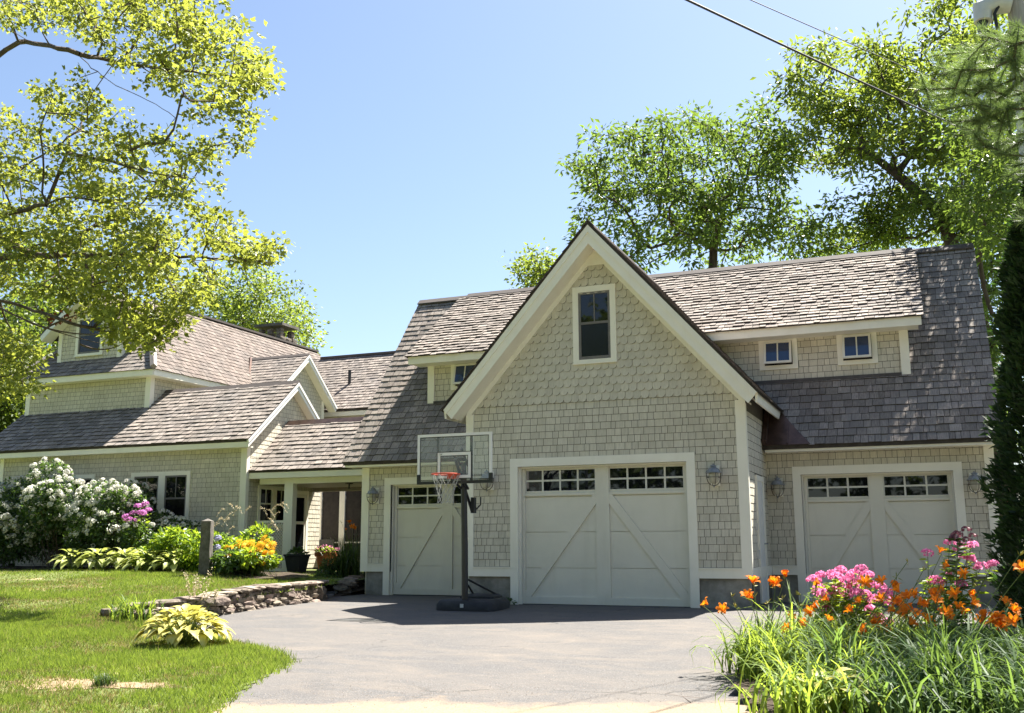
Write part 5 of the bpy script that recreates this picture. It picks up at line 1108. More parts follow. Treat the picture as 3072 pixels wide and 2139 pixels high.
def wood(nodes, par, rad, name, mat, parent, n=6, fork=None):
    V = []; F = []
    for i in range(1, len(nodes)):
        a, b = nodes[par[i]], nodes[i]; d = b-a; L = np.linalg.norm(d)
        if L < 1e-4: continue
        d = d/L; u = np.cross(d, [0, 0, 1.0]) if abs(d[2]) < .95 else np.cross(d, [1.0, 0, 0]); u /= np.linalg.norm(u); v = np.cross(d, u)
        k = n if rad[i] > .03 else 4; ra = min(rad[par[i]], rad[i]*1.5 if par[i] else 1e9); o = len(V)
        q = 2*np.pi*np.arange(k)/k; c, s_ = np.cos(q)[:, None], np.sin(q)[:, None]
        V.append(a-d*rad[i]*.3+ra*(c*u+s_*v)); V.append(b+rad[i]*(c*u+s_*v)); F.append(k)
    Vv = np.concatenate(V); o = 0; quads = []
    for k in F:
        for j in range(k): quads.append((o+j, o+(j+1) % k, o+k+(j+1) % k, o+k+j))
        o += 2*k
    return mesh_np(name, Vv, np.array(quads), mat, parent, smooth=True)
def clump_leaves(centers, per, spread, size, T, TF, droop=.3, seed=0, flat=.6):
    r = np.random.default_rng(seed); m = len(centers); n = m*per
    c = np.repeat(centers, per, 0); off = r.normal(size=(n, 3))*np.array([1, 1, flat])*spread
    pos = c+off; d = off/spread*.8+r.normal(size=(n, 3))*.7+np.array([0, 0, -droop]); up = r.normal(size=(n, 3))*.75+np.array([0, 0, 1.0])
    V, F, idx = scatter(T, TF, pos, d, up, r.uniform(.65, 1.25, n)*size); var = np.clip(.5+r.normal(size=n)*.22+np.repeat(r.normal(size=m)*.16, per), 0, 1)
    return V, F, var[idx]
def tree(name, label, base, trunk, rads, targets, per, spread, size, T, TF, mat, seed, cat='tree', droop=.35, flat=.6, tip=.008, expo=2.3, bark=None, group=None, angf=.35):
    t = thing(name, base, label, cat, group)
    nd, pa, ra, en = grow(trunk, rads, targets, seed, tip, expo, angf=angf); bark = bark or M_BARK
    nt_ = len(trunk); 
    wood(nd, pa, ra, 'trunk', bark, t)
    V, F, var = clump_leaves(nd[en], per, spread, size, T, TF, droop, seed, flat); mesh_np('crown', V, F, mat, t, var)
    return t
def blob_targets(blobs, n, seed, shell=.55):
    """points through several ellipsoids (cx,cy,cz,rx,ry,rz), denser towards the outside"""
    r = np.random.default_rng(seed); vol = np.array([b[3]*b[4]*b[5] for b in blobs])**.8; out = []
    for b, m in zip(blobs, np.maximum(3, (n*vol/vol.sum()).astype(int))):
        d = r.normal(size=(m, 3)); d /= np.linalg.norm(d, axis=1, keepdims=True); q = r.uniform(shell**3, 1, m)**(1/3)
        out.append(np.array(b[:3])+d*q[:, None]*np.array(b[3:]))
    return np.concatenate(out)
# --- maple reaching in from the left, in front of the house
def px_targets(poly, n, yr, seed, zc=None):
    r = np.random.default_rng(seed); poly = np.array(poly, float); lo, hi = poly.min(0), poly.max(0); out = []
    while len(out) < n:
        u, v = r.uniform(lo, hi)
        if in_poly(np.array([u]), np.array([v]), poly)[0]:
            out.append(pix(u, v, 'y', r.uniform(*yr)))
    return np.array(out)
up_poly = [(-60, 20), (120, -30), (330, -40), (480, -20), (560, 90), (585, 120), (610, 180), (630, 205), (560, 215), (500, 245), (465, 270), (410, 225), (390, 190), (330, 175), (240, 130), (170, 70), (60, 80), (-60, 60)]
up_hole = [(40, 140), (150, 130), (280, 200), (330, 250), (300, 260), (200, 170)]
lo_poly = [(-60, 230), (60, 250), (120, 180), (175, 165), (205, 190), (215, 250), (270, 215), (280, 260), (330, 300), (400, 295), (480, 280), (500, 320), (440, 390), (500, 430), (480, 470), (540, 500), (600, 540), (640, 555), (600, 580), (540, 600), (470, 630), (440, 690), (350, 745), (320, 770), (250, 740), (170, 700), (110, 660), (30, 650), (-60, 640)]
lo2_poly = [(-60, 720), (30, 740), (95, 800), (90, 850), (60, 890), (10, 900), (-60, 880)]
def limb(pts, ya=-2.2):
    P = np.array(pts, float); t = np.linspace(0, len(P)-1, (len(P)-1)*4+1); u = np.interp(t, np.arange(len(P)), P[:, 0]); v = np.interp(t, np.arange(len(P)), P[:, 1]); return [pix(a+random.uniform(-3, 3), b+random.uniform(-3, 3), 'y', ya+.5*math.sin(i*.5)) for i, (a, b) in enumerate(zip(u, v))]
LIMBS = [limb([(-60, 165), (40, 92), (110, 100), (200, 125), (270, 142), (350, 152), (430, 162), (540, 172), (600, 195)]), limb([(40, 92), (18, 40), (5, -20)]), limb([(165, 112), (205, 150), (260, 190), (330, 222), (395, 262)], -2.6), limb([(270, 140), (300, 100), (330, 40), (300, -20)], -1.8), limb([(-60, 585), (60, 572), (130, 575), (260, 568), (400, 574), (500, 582), (610, 590)], -2.4), limb([(130, 570), (170, 530), (230, 500), (300, 478), (330, 440)], -1.6), limb([(-60, 500), (60, 470), (150, 440), (260, 455), (380, 460)], -3.2), limb([(-60, 420), (60, 370), (120, 330), (180, 290), (190, 220)], -1.2), limb([(150, 345), (240, 360), (330, 385), (430, 400)], -2.9), limb([(-60, 660), (60, 690), (130, 715), (240, 745), (330, 752)], -2.5)]
tg = np.concatenate([px_targets(up_poly, 150, (-4.2, -.6), 3), px_targets([(535, 345), (555, 330), (540, 300), (560, 255), (535, 260), (510, 320)], 5, (-3, -2), 9), px_targets(lo_poly, 300, (-4.0, -.2), 4), px_targets(lo2_poly, 40, (-3.6, -1), 5), px_targets([(80, 500), (330, 480), (430, 560), (380, 640), (120, 640)], 40, (-4.4, .2), 14), px_targets([(220, 690), (420, 680), (410, 730), (335, 778), (250, 765)], 30, (-3.4, -1.4), 15), px_targets([(560, 545), (640, 540), (630, 575), (560, 590)], 9, (-3, -2), 16), px_targets([(560, 150), (625, 185), (600, 215), (545, 200)], 8, (-3, -2), 17)])
mb_ = (-14.2, -2.4, .2); trunk = [(-14.2, -2.4, -.2), (-14.15, -2.4, 1.5), (-14.0, -2.3, 3.2), (-13.7, -2.3, 4.6), (-13.5, -2.2, 6.5), (-13.3, -2.3, 8.6), (-13.1, -2.3, 10.2)]
mp = thing('maple_tree', mb_, 'maple tree with sunlit yellow-green leaves reaching over the lawn in front of the house', 'tree')
nd, pa, ra, en = grow(trunk, [.34, .30, .27, .24, .2, .16, .12], tg, 11, .0075, 2.45, jit=.10, angf=.12, maxstep=.4, chains=LIMBS)
wood(nd, pa, ra, 'trunk', M_BARK, mp)
V, F, var = clump_leaves(nd[en], 47, .16, .105, T_MAPLE, F_MAPLE, .35, 5, .5); mesh_np('crown', V, F, L_MAPLE, mp, var)
e2 = pix(150, 705, 'y', -2.2); V, F, var = clump_leaves(np.array([e2, pix(118, 715, 'y', -2.2)]), 22, .09, .10, T_MAPLE, F_MAPLE, .6, 8); mesh_np('withered_leaves', V, F, L_DEADL, mp, var)
tw = MB(); r = random.Random(4)
for (u0, v0), (u1, v1), (u2, v2) in (((0, 690), (100, 745), (250, 775)), ((60, 720), (180, 770), (300, 735)), ((180, 772), (240, 800), (290, 760)), ((210, 740), (300, 722), (360, 735)), ((100, 738), (160, 700), (260, 690))):
    A, B, Cc = (pix(u0, v0, 'y', -2.4), pix(u1, v1, 'y', -2.2), pix(u2, v2, 'y', -2.0))
    tw.tube([A*(1-t)**2+2*B*t*(1-t)+Cc*t*t for t in np.linspace(0, 1, 10)], [.022-.018*t for t in np.linspace(0, 1, 10)], 5)
tw.build('bare_twigs', M_TWIG, mp)
# --- big trees behind the garage
pz = lambda u, v, Y: tuple(pix(u, v, 'y', Y))
def px_blob(u, v, Y, ru, rv, ry):
    c = pix(u, v, 'y', Y); k = np.linalg.norm(pix(u+1, v, 'y', Y)-c); return (*c, ru*k, ry, rv*k)
B1 = [px_blob(1560, 330, 15, 150, 110, 3), px_blob(1400, 390, 14.6, 120, 90, 2.6), px_blob(1700, 390, 15, 110, 130, 2.6), px_blob(1500, 480, 14.6, 150, 90, 3), px_blob(1650, 520, 15, 160, 90, 3), px_blob(1310, 450, 14.6, 60, 60, 1.5), px_blob(1380, 560, 14.4, 90, 60, 2), px_blob(1720, 240, 15, 40, 40, 1), px_blob(1790, 540, 15, 90, 60, 2)]
b_ = pz(1592, 610, 15); tree('hardwood_tree', 'broad dark green tree with forked trunk rising behind the front gable', (b_[0], 15, .3), [(b_[0]+.1, 15, 0), (b_[0], 15, 5), (b_[0], 15, 8.6), pz(1600, 560, 15), pz(1612, 500, 15)], [.26, .22, .18, .14, .10], blob_targets(B1, 230, 21, .35), 62, .25, .225, T_NAR, F_DIA, L_OAK, 31, tip=.011, group='trees behind the garage', angf=.3)
B2 = [px_blob(1900, 230, 14.2, 150, 130, 2.7), px_blob(2050, 120, 14.2, 170, 130, 2.7), px_blob(1830, 150, 14.2, 70, 80, 1.8), px_blob(2000, 330, 14.2, 170, 120, 2.9), px_blob(2150, 250, 13.2, 140, 150, 2.7), px_blob(1840, 330, 14.7, 110, 60, 2.2), px_blob(2200, 400, 12.2, 120, 110, 2.7), px_blob(2060, 470, 13.7, 130, 70, 2.3), px_blob(1920, 480, 14.2, 100, 60, 1.8), px_blob(2180, 60, 14.2, 120, 100, 2.7)]
b_ = pz(2160, 560, 13.7); tree('hardwood_tree', 'tall leaning tree with yellowing top behind the right end of the garage roof', (b_[0]+.3, 13.7, .3), [(b_[0]+.5, 13.7, 0), (b_[0]+.3, 13.7, 5), (b_[0], 13.7, 8.3), pz(2110, 480, 13.7), pz(2010, 390, 13.7), pz(1930, 330, 13.7)], [.34, .29, .24, .19, .14, .09], blob_targets(B2, 285, 22, .35), 62, .26, .225, T_NAR, F_DIA, L_OAK2, 32, tip=.011, group='trees behind the garage', angf=.3)
B3 = [px_blob(2120, 480, 14, 160, 60, 2), px_blob(1900, 530, 15, 150, 50, 2), px_blob(2230, 520, 13, 100, 100, 2), px_blob(2200, 620, 12, 60, 90, 1.5), px_blob(2230, 760, 12, 50, 140, 1.5), px_blob(2235, 900, 12, 40, 120, 1.2), (8.3, 5.6, 8.6, 1.0, 1.0, 1.3), (8.7, 6.6, 10.3, 1.4, 1.2, 1.4), (8.9, 4.8, 7.3, .8, .9, 1.2), (8.5, 7.6, 8.8, 1.2, 1.2, 1.4)]
b_ = pz(2225, 700, 13.5); tree('understorey_tree', 'dense dark tree filling the gap past the right gable end of the garage', (b_[0], 13.5, .3), [(b_[0], 13.5, 0), (b_[0], 13.5, 4), (b_[0]-.2, 13.5, 7)], [.25, .2, .14], blob_targets(B3, 260, 23), 66, .27, .18, T_NAR, F_DIA, L_OAK, 33, group='trees behind the garage')
B4_ = [px_blob(1215, 610, 16, 45, 35, 1.5), px_blob(1240, 640, 16, 60, 40, 1.5)]
b_ = pz(1235, 650, 16); tree('distant_tree', 'small pale tree top peeping over the ridge left of the front gable', (b_[0], 16, .3), [(b_[0], 16, 0), (b_[0], 16, 6), (b_[0], 16, b_[2]-1)], [.2, .15, .1], blob_targets(B4_, 40, 24), 60, .3, .17, T_DIA, F_DIA, L_OAK2, 34)
B5 = [px_blob(540, 650, 25, 70, 60, 2.5), px_blob(600, 690, 25, 70, 60, 2.5), px_blob(490, 700, 25, 60, 60, 2), px_blob(650, 750, 24, 50, 40, 2), px_blob(560, 740, 25, 90, 40, 2), px_blob(680, 775, 23, 20, 15, 1)]
b_ = pz(575, 760, 25); tree('distant_tree', 'leafy tree standing behind the house chimney', (b_[0], 25, .3), [(b_[0], 25, 0), (b_[0], 25, 6), (b_[0], 25, b_[2])], [.3, .25, .15], blob_targets(B5, 170, 25, .3), 55, .42, .21, T_DIA, F_DIA, L_OAK2, 35)
# dark woods at the left edge behind the house
for i, (u, v, ru, rv, Y, lab) in enumerate(((30, 760, 130, 170, 13, 'dark pine tree beside the left end of the house'), (-60, 700, 130, 240, 16, 'tall dark tree at the back beyond the left end of the house'), (130, 680, 100, 80, 24, 'dark evergreen showing behind the house dormer'), (10, 880, 80, 100, 11, 'shady undergrowth tree below the maple at the left end of the house'))):
    bl = [px_blob(u, v, Y, ru, rv, 2.2), px_blob(u-20, v+rv*.8, Y, ru, rv*.6, 2.2)]; c = pix(u, v, 'y', Y)
    tree('background_tree', lab, (c[0], Y, .4), [(c[0], Y, 0), (c[0], Y, 3), (c[0], Y, c[2])], [.3, .25, .12], blob_targets(bl, 120, 40+i, .2), 55, .42, .24, T_DIA, F_DIA, L_FAR, 41+i, group='woods beside the house')
# --- cedar hedge column at the right
cd = thing('cedar_tree', (8.35, -2.6, -.1), 'dark columnar cedar beside the right end of the garage', 'tree')
r = np.random.default_rng(50); n = 46000
zz = r.uniform(0, 1, n)**.85*6.6; ang = r.uniform(0, 6.283, n)
def crad(z): return np.interp(z, [0, .5, 2, 3.6, 5, 6, 6.6], [1.12, 1.22, 1.06, .92, .68, .4, .05])
bump_ = 1+.10*np.sin(ang*5+zz*2.3)+.08*np.sin(ang*9-zz*4.1)+.05*np.sin(zz*9+ang*3)
rr = crad(zz)*bump_*r.uniform(.55, 1.0, n)**.35
pos = np.stack([8.35+rr*np.cos(ang), -2.6+rr*np.sin(ang), zz-.15], 1); d = np.stack([np.cos(ang)*.8, np.sin(ang)*.8, r.uniform(.1, 1.1, n)], 1)+r.normal(size=(n, 3))*.35
V, F, idx = scatter(np.array([(0, 0, 0), (.16, .4, 0), (.05, 1, .04), (-.16, .5, 0)]), [(0, 1, 2), (0, 2, 3)], pos, d, np.stack([np.cos(ang), np.sin(ang), 0*ang], 1)+r.normal(size=(n, 3))*.6, r.uniform(.08, .17, n))
mesh_np('foliage', V, F, L_CEDAR, cd, r.uniform(size=n)[idx]); MB().tube([(8.35, -2.6, -.3), (8.35, -2.6, 5.5)], [.14, .03], 8).build('trunk', M_BARK, cd)
MB().tube([(8.35, -2.6, .3), (8.35, -2.6, 2), (8.35, -2.6, 4), (8.35, -2.6, 6)], [.62, .68, .5, .15], 12).build('inner_twigs', M_BARK, cd)
# --- pine with needle sprays, upper right
pn_ = thing('pine_tree', (9.6, -4.4, -.2), 'pine with long soft needles in front of the utility pole', 'tree')
r = np.random.default_rng(60); tgt = []
for (u, v, ru, rv, m) in ((2250, 90, 50, 30, 9), (2190, 150, 90, 40, 20), (2120, 210, 50, 35, 9), (2230, 230, 70, 60, 22), (2270, 330, 60, 60, 14), (2290, 160, 60, 70, 16), (2300, 470, 25, 40, 4), (2190, 290, 40, 30, 6)):
    for _ in range(m): tgt.append(pix(u+r.normal()*ru*.6, v+r.normal()*rv*.6, 'y', r.uniform(-5.0, -3.4)))
for _ in range(150): tgt.append((r.uniform(7.9, 10.6), r.uniform(-5.6, -3.2), r.uniform(4.6, 9)))
tgt = np.array(tgt); nd, pa, ra, en = grow([(9.6, -4.4, -.2), (9.6, -4.4, 3), (9.6, -4.4, 5.5), (9.6, -4.3, 7.5), (9.5, -4.3, 9.5)], [.2, .17, .14, .1, .06], tgt, 61, .006, 2.3, jit=.08)
wood(nd, pa, ra, 'trunk', M_TWIG, pn_)
c = nd[en]; ax = c-nd[np.array(pa)[en]]; ax /= np.linalg.norm(ax, axis=1, keepdims=True)+1e-9; per = 300
t = r.uniform(-.35, .08, (len(c), per)); pos = (c[:, None]+ax[:, None]*t[..., None]).reshape(-1, 3); A = np.repeat(ax, per, 0)
d = A*.9+r.normal(size=(len(pos), 3))*.55+np.array([0, 0, .1]); V, F, idx = scatter(np.array([(-.5, 0, 0), (.5, 0, 0), (0, 1, .12)]), [(0, 1, 2)], pos, d, r.normal(size=(len(pos), 3)), r.uniform(.11, .19, len(pos)), .0055)
mesh_np('needles', V, F, L_PINE, pn_, np.repeat(r.uniform(size=len(c)), per)[idx]*.6+r.uniform(size=len(pos))[idx]*.4)

# --- trees across the road, behind the camera (seen mirrored in the window panes)
for i in range(15):
    x = -62+i*7.2+random.uniform(-1.5, 1.5); y = -44-random.uniform(0, 6); h = random.uniform(19, 25)
    bl = [(x, y, h*.62, 4.6, 3.2, h*.38), (x+1.5, y+1, h*.35, 3.6, 2.6, h*.25)]
    tree('roadside_tree', 'broadleaf tree in the row across the road facing the garage', (x, y, -.8), [(x, y, -.9), (x, y, 3), (x, y, h*.6)], [.35, .28, .15], blob_targets(bl, 110, 200+i, .3), 44, .9, .68, T_DIA, F_DIA, L_FAR, 210+i, group='trees across the road')
# ================================================================= garden beds
def bed(name, poly, h, rough=.02):
    poly = np.array(poly); lo, hi = poly.min(0), poly.max(0); xs = np.arange(lo[0], hi[0]+.12, .12); ys = np.arange(lo[1], hi[1]+.12, .12)
    return sheet(name, xs, ys, lambda X, Y: np.maximum(lz(X, Y) if hi[0] < 1 else drive_z(Y), drive_z(Y))+h+.02*np.sin(X*7)*np.sin(Y*6), M_SOIL, keep=lambda x, y: in_poly(x, y, poly))
bed('flower_bed_house', [(-19, 3.0), (-14, 2.55), (-10, 2.1), (-8.6, 1.45), (-7.0, .9), (-6.2, .95), (-6.1, 1.7), (-7.2, 3.4), (-9.0, 4.9), (-10.1, 5.0), (-19, 5)], .035)
bed('flower_bed_drive', [(5.3, -9.6), (4.75, -8.2), (4.6, -7.0), (5.2, -5.9), (6.3, -5.0), (7.2, -1.2), (10.5, -1.0), (11, -9.6)], .05)
def bladeset(base, n, spread, hgt, wid, arch, seed, segs=5, az=None, lean=(.25, 1.0)):
    """arching strap leaves from one crown"""
    r = np.random.default_rng(seed); V = []; F = []; var = []; base = np.array(base, float)
    for i in range(n):
        a = r.uniform(0, 6.283) if az is None else r.normal(az[0], az[1]); L = hgt*r.uniform(.65, 1.2); w = wid*r.uniform(.7, 1.3); ln = r.uniform(*lean); ar = arch*r.uniform(.6, 1.4)
        o = base+np.array([r.normal()*spread, r.normal()*spread, 0]); dx, dy = math.cos(a), math.sin(a); sx, sy = -dy, dx; tw = r.normal()*.4
        p = o.copy(); th = math.pi/2-.35*ln; st = len(V); step = L/segs
        for k in range(segs+1):
            t = k/segs; ww = w*(1-t**2.2)*(.75+.25*min(1, t*4)); c, s_ = math.cos(tw*t), math.sin(tw*t)
            off = np.array([sx*c, sy*c, s_*.6])*ww/2; V += [p-off+np.array([0, 0, ww*.18]), p+off+np.array([0, 0, ww*.18])] if False else [p-off, p+off]
            p = p+step*np.array([dx*math.cos(th), dy*math.cos(th), math.sin(th)]); th -= ar*(.4+1.3*t)*ln/segs*2
        for k in range(segs): F.append((st+2*k, st+2*k+1, st+2*k+3, st+2*k+2))
        var += [r.uniform()]*(2*(segs+1))
    return np.array(V), np.array(F), np.array(var)
def join(parts):
    V = np.concatenate([p[0] for p in parts]); o = 0; F = []
    for p in parts: F.append(p[1]+o); o += len(p[0])
    return V, np.concatenate(F), np.concatenate([p[2] for p in parts])
def simple_mesh(name, V, F, mat, var=None):
    o = mesh_np(name, V, F, mat, None, var); me = o.data; bpy.data.objects.remove(o); return me
# daylily flower: six recurved tepals, local z up
def lily_mesh(mat, open_=1.0, seed=0):
    r = np.random.default_rng(seed); V = []; F = []
    for k in range(6):
        a = k*math.pi/3+r.normal()*.08; w = .021 if k % 2 else .015; st = len(V); rad = 0; z = 0
        for j, (rr, zz, ww) in enumerate(((.004, 0, .3), (.016, .03, .8), (.036*open_+.004, .058, 1.15), (.064*open_, .072, .9), (.082*open_, .060, .15))):
            c, s_ = math.cos(a), math.sin(a); V += [(rr*c-s_*w*ww, rr*s_+c*w*ww, zz), (rr*c+s_*w*ww, rr*s_-c*w*ww, zz)]
        for j in range(4): F.append((st+2*j, st+2*j+1, st+2*j+3, st+2*j+2))
    return simple_mesh('daylily_flower', np.array(V), np.array(F), mat, RNG.uniform(.2, .9, len(V)))
LILYM = [lily_mesh(L_ORANF, o, i) for i, o in enumerate((1.0, .85, .6, 1.1))]
def phlox_mesh(mat, n=60, rad=.075, size=.024, name='flower_head', flat=.7):
    d = unit(n); d[:, 2] = np.abs(d[:, 2])*1.1-.25; pos = d*np.array([rad, rad, rad*flat])
    T = np.array([(-.5, -.5, 0), (.5, -.5, 0), (.6, .5, .15), (-.6, .5, .15)]); V, F, idx = scatter(T, [(0, 1, 2, 3)], pos, unit(n), d, RNG.uniform(.8, 1.3, n)*size)
    return simple_mesh(name, V, F, mat, RNG.uniform(size=n)[idx])
PHLOX = [phlox_mesh(L_PINKF) for _ in range(3)]; PURP = [phlox_mesh(L_PURPF, 60, .09, .03) for _ in range(2)]
def stalk(p0, p1, bow=.1, rad=.005, n=7):
    p0, p1 = np.array(p0, float), np.array(p1, float); m = (p0+p1)/2+np.array([0, 0, bow*np.linalg.norm(p1-p0)])
    t = np.linspace(0, 1, n)[:, None]; P = p0*(1-t)**2+2*m*t*(1-t)+p1*t*t; b = MB().tube(list(P), [rad*(1-.5*x[0]) for x in t], 4); V = np.array(b.v); F = np.array([f for f in b.f if len(f) == 4]); return V, F, np.full(len(V), .5)
def orient(c, d, s_):
    q = Vector(d).to_track_quat('Z', 'Y'); return Matrix.LocRotScale(Vector(c), q, Vector((s_,)*3))
def bud_parts(p, d, n, r, size=.055):
    dd = np.array(d)[None]+r.normal(size=(n, 3))*.55; pos = np.repeat(np.array(p)[None], n, 0); T = np.array([(0, 0, 0), (.1, .5, .02), (0, 1, 0), (-.1, .5, .02), (0, .5, .12)])
    V, F, idx = scatter(T, [(0, 1, 2), (0, 2, 3), (0, 1, 4), (4, 1, 2), (0, 4, 3), (4, 2, 3)], pos, dd, r.normal(size=(n, 3)), r.uniform(.7, 1.3, n)*size); return V, F, r.uniform(size=n)[idx]
def daylily(name, base, label, nleaf, hgt, flowers, seed, mat=L_LILY, spread=.10, wid=.024, group='daylilies in the bed by the driveway'):
    """flowers: list of pixel (u,v) heads; the stalk tops are placed at this clump's own distance"""
    r = np.random.default_rng(seed); t = thing(name, base, label, 'flower plant', group)
    V, F, var = bladeset(base, nleaf, spread, hgt, wid, 2.1, seed, segs=6, lean=(.3, 1.15)); mesh_np('foliage', V, F, mat, t, var)
    st = []; bd = []
    for (u, v, op) in flowers:
        yy = base[1]+r.uniform(-.25, .25); P = pix(u, v, 'y', yy); p0 = np.array(base)+np.array([r.normal()*spread*.6, r.normal()*spread*.6, 0]); st.append(stalk(p0, P-np.array([0, 0, .05]), .06, .0055))
        d = np.array([r.normal()*.6, -.5+r.normal()*.5, .6]); d /= np.linalg.norm(d)
        if op: 
            for k in range(op): 
                o_ = np.array([r.normal()*.035, r.normal()*.035, r.normal()*.03])*(k > 0); d2 = d+r.normal(size=3)*.5*(k > 0)
                obj_from(random.choice(LILYM), 'flower', orient(P+o_-d*.04, d2, r.uniform(.66, .92)), t)
        bd.append(bud_parts(P-np.array([0, 0, .06]), (r.normal()*.3, r.normal()*.3, 1), int(r.integers(3, 7)), r))
    if st: V, F, var = join(st); mesh_np('stalks', V, F, L_STEM, t, var)
    if bd: V, F, var = join(bd); mesh_np('buds', V, F, L_BUD, t, var)
    return t
gz_ = lambda x, y: float(drive_z(y))+.05
def dl(x, y, lab, n, h, fl, seed, **k): return daylily('daylily_clump', (x, y, gz_(x, y)), lab, n, h, fl, seed, **k)
dl(4.85, -7.1, 'daylily clump leaning over the driveway edge with orange flowers and buds', 70, .6, [(1580, 1350, 1), (1620, 1365, 1), (1690, 1300, 2), (1690, 1325, 0), (1682, 1335, 2), (1650, 1350, 0), (1640, 1325, 0), (1760, 1285, 2), (1738, 1305, 2), (1775, 1380, 1), (1790, 1345, 0), (1720, 1340, 0), (1755, 1330, 0), (1765, 1410, 1)], 1)
dl(5.15, -7.0, 'daylily clump with bright strap leaves below the pink phlox', 110, .82, [(1830, 1305, 1), (1815, 1370, 1), (1850, 1340, 1), (1900, 1400, 0), (1940, 1305, 1), (1965, 1395, 2), (1990, 1410, 2), (1870, 1330, 0), (1795, 1320, 0), (1975, 1300, 1), (1830, 1355, 2), (1860, 1385, 1), (1905, 1365, 1), (1800, 1395, 1), (1925, 1345, 1)], 2)
dl(5.2, -8.0, 'daylily clump with arching leaves at the near tip of the bed', 110, .6, [(1900, 1395, 0), (1935, 1410, 1)], 3)
dl(5.6, -7.4, 'daylily clump in the middle of the bed with several orange blooms', 110, .80, [(2015, 1345, 3), (2040, 1360, 2), (2055, 1375, 1), (2010, 1320, 1), (1985, 1330, 0), (2080, 1385, 1), (2120, 1370, 1), (2085, 1300, 0), (2035, 1245, 0), (2060, 1290, 0), (2030, 1335, 2), (2065, 1350, 2), (2000, 1365, 1), (2100, 1345, 1), (2045, 1395, 1)], 4)
dl(6.05, -7.0, 'daylily clump crowded between phlox and cedar', 90, .78, [(2110, 1230, 1), (2120, 1265, 1), (2150, 1355, 1), (2185, 1350, 1), (2170, 1395, 0), (2095, 1330, 2), (2140, 1330, 1), (2160, 1285, 1)], 5)
dl(6.35, -7.8, 'shaded daylily clump with a big orange cluster beside the cedar', 100, .8, [(2235, 1378, 3), (2262, 1388, 2), (2205, 1375, 1), (2285, 1230, 0), (2290, 1270, 1), (2255, 1345, 1), (2225, 1390, 2), (2250, 1400, 2), (2275, 1365, 1)], 6, mat=L_LILYD)
dl(5.7, -8.3, 'shaded daylily clump of dark-tinted leaves near the pale hosta', 120, .8, [], 7, mat=L_LILYD)
dl(6.4, -8.7, 'shaded daylily clump of long dark blades at the outer corner of the bed', 140, .85, [], 8, mat=L_LILYD)
dl(4.95, -7.7, 'daylily clump spilling loose blades onto the asphalt', 70, .62, [], 9)
dl(5.35, -6.3, 'daylily clump behind the phlox facing the right garage door', 70, .8, [(1930, 1330, 0), (1880, 1310, 0)], 10)
rr_ = random.Random(77); k_ = 0
for yy in (-9.35, -8.85, -8.4, -7.9, -7.4, -6.85, -6.3):
    for xx in (4.72, 5.15, 5.6, 6.05, 6.5, 6.95, 7.4):
        x, y = xx+rr_.uniform(-.15, .15), yy+rr_.uniform(-.15, .15)
        if (y > -6.7 and x < 4.95) or (y < -7.6 and x < 5.05+.28*max(0, -8-y)): continue
        shade_side = x > 6.2 or (y < -8.7 and x > 5.9); k_ += 1
        daylily('daylily_clump', (x, y, gz_(x, y)), 'daylily clump of dark blue-green strap leaves without flowers' if shade_side else 'daylily clump of plain bright green strap leaves without flowers', 125, rr_.uniform(.5, .72), [], 300+k_, wid=.022, mat=L_LILYD if shade_side else L_LILY, spread=.17, group='flowerless dark daylilies filling the bed' if shade_side else 'flowerless green daylilies filling the bed')
dl(5.9, -6.7, 'daylily clump full of small orange blooms behind the phlox', 60, .6, [(u_, v_, 1) for u_, v_ in ((1975, 1340), (2005, 1310), (2025, 1375), (2050, 1330), (2075, 1355), (2110, 1320), (2130, 1380), (2090, 1395), (2160, 1370), (2180, 1330), (2200, 1390), (2060, 1410))]+[(u_, v_, 0) for u_, v_ in ((1960, 1290), (2010, 1280), (2070, 1265), (2100, 1290), (2190, 1300))], 11)
# phlox
def phlox(name, base, label, heads, seed, meshes, leafmat=L_PERE, leafn=22, group='phlox in the driveway bed', leafsize=.085, scale=1.0):
    r = np.random.default_rng(seed); t = thing(name, base, label, 'flower plant', group); st = []; lv = []
    for (u, v) in heads:
        P = pix(u, v, 'y', base[1]+r.uniform(-.2, .2)); p0 = np.array(base)+np.array([r.normal()*.1, r.normal()*.1, 0]); p0[:2] = p0[:2]*.6+P[:2]*.4; s_ = stalk(p0, P, .02, .006); st.append(s_)
        obj_from(random.choice(meshes), 'flower_head', orient(P, (r.normal()*.2, r.normal()*.2-.15, 1), scale*r.uniform(.8, 1.2)), t)
        tt = r.uniform(.15, .95, leafn)[:, None]; pos = p0+(P-p0)*tt; a = r.uniform(0, 6.283, leafn); d = np.stack([np.cos(a), np.sin(a), r.uniform(-.2, .5, leafn)], 1)
        V, F, idx = scatter(T_OVAL*np.array([.75, 1, 1]), F_OVAL, pos, d, np.tile([0, 0, 1.0], (leafn, 1))+r.normal(size=(leafn, 3))*.3, r.uniform(.7, 1.3, leafn)*leafsize); lv.append((V, F, r.uniform(size=leafn)[idx]))
    V, F, var = join(st); mesh_np('stems', V, F, L_STEM, t, var); V, F, var = join(lv); mesh_np('foliage', V, F, leafmat, t, var); return t
phlox('phlox', (5.25, -6.3, -.08), 'bright pink phlox massed in front of the right garage door', [(1865, 1285), (1885, 1278), (1900, 1300), (1930, 1275), (1945, 1290), (1880, 1310), (1910, 1315), (1955, 1310), (1975, 1315), (1985, 1330), (1825, 1300), (1835, 1320), (1850, 1345), (1855, 1365), (1895, 1335), (1940, 1330), (1960, 1345), (1990, 1345), (1965, 1380), (1990, 1395), (1840, 1290), (1875, 1295), (1915, 1288), (1935, 1305), (1870, 1325), (1920, 1330), (1845, 1330), (1950, 1365)], 71, PHLOX, leafn=46, scale=.85)
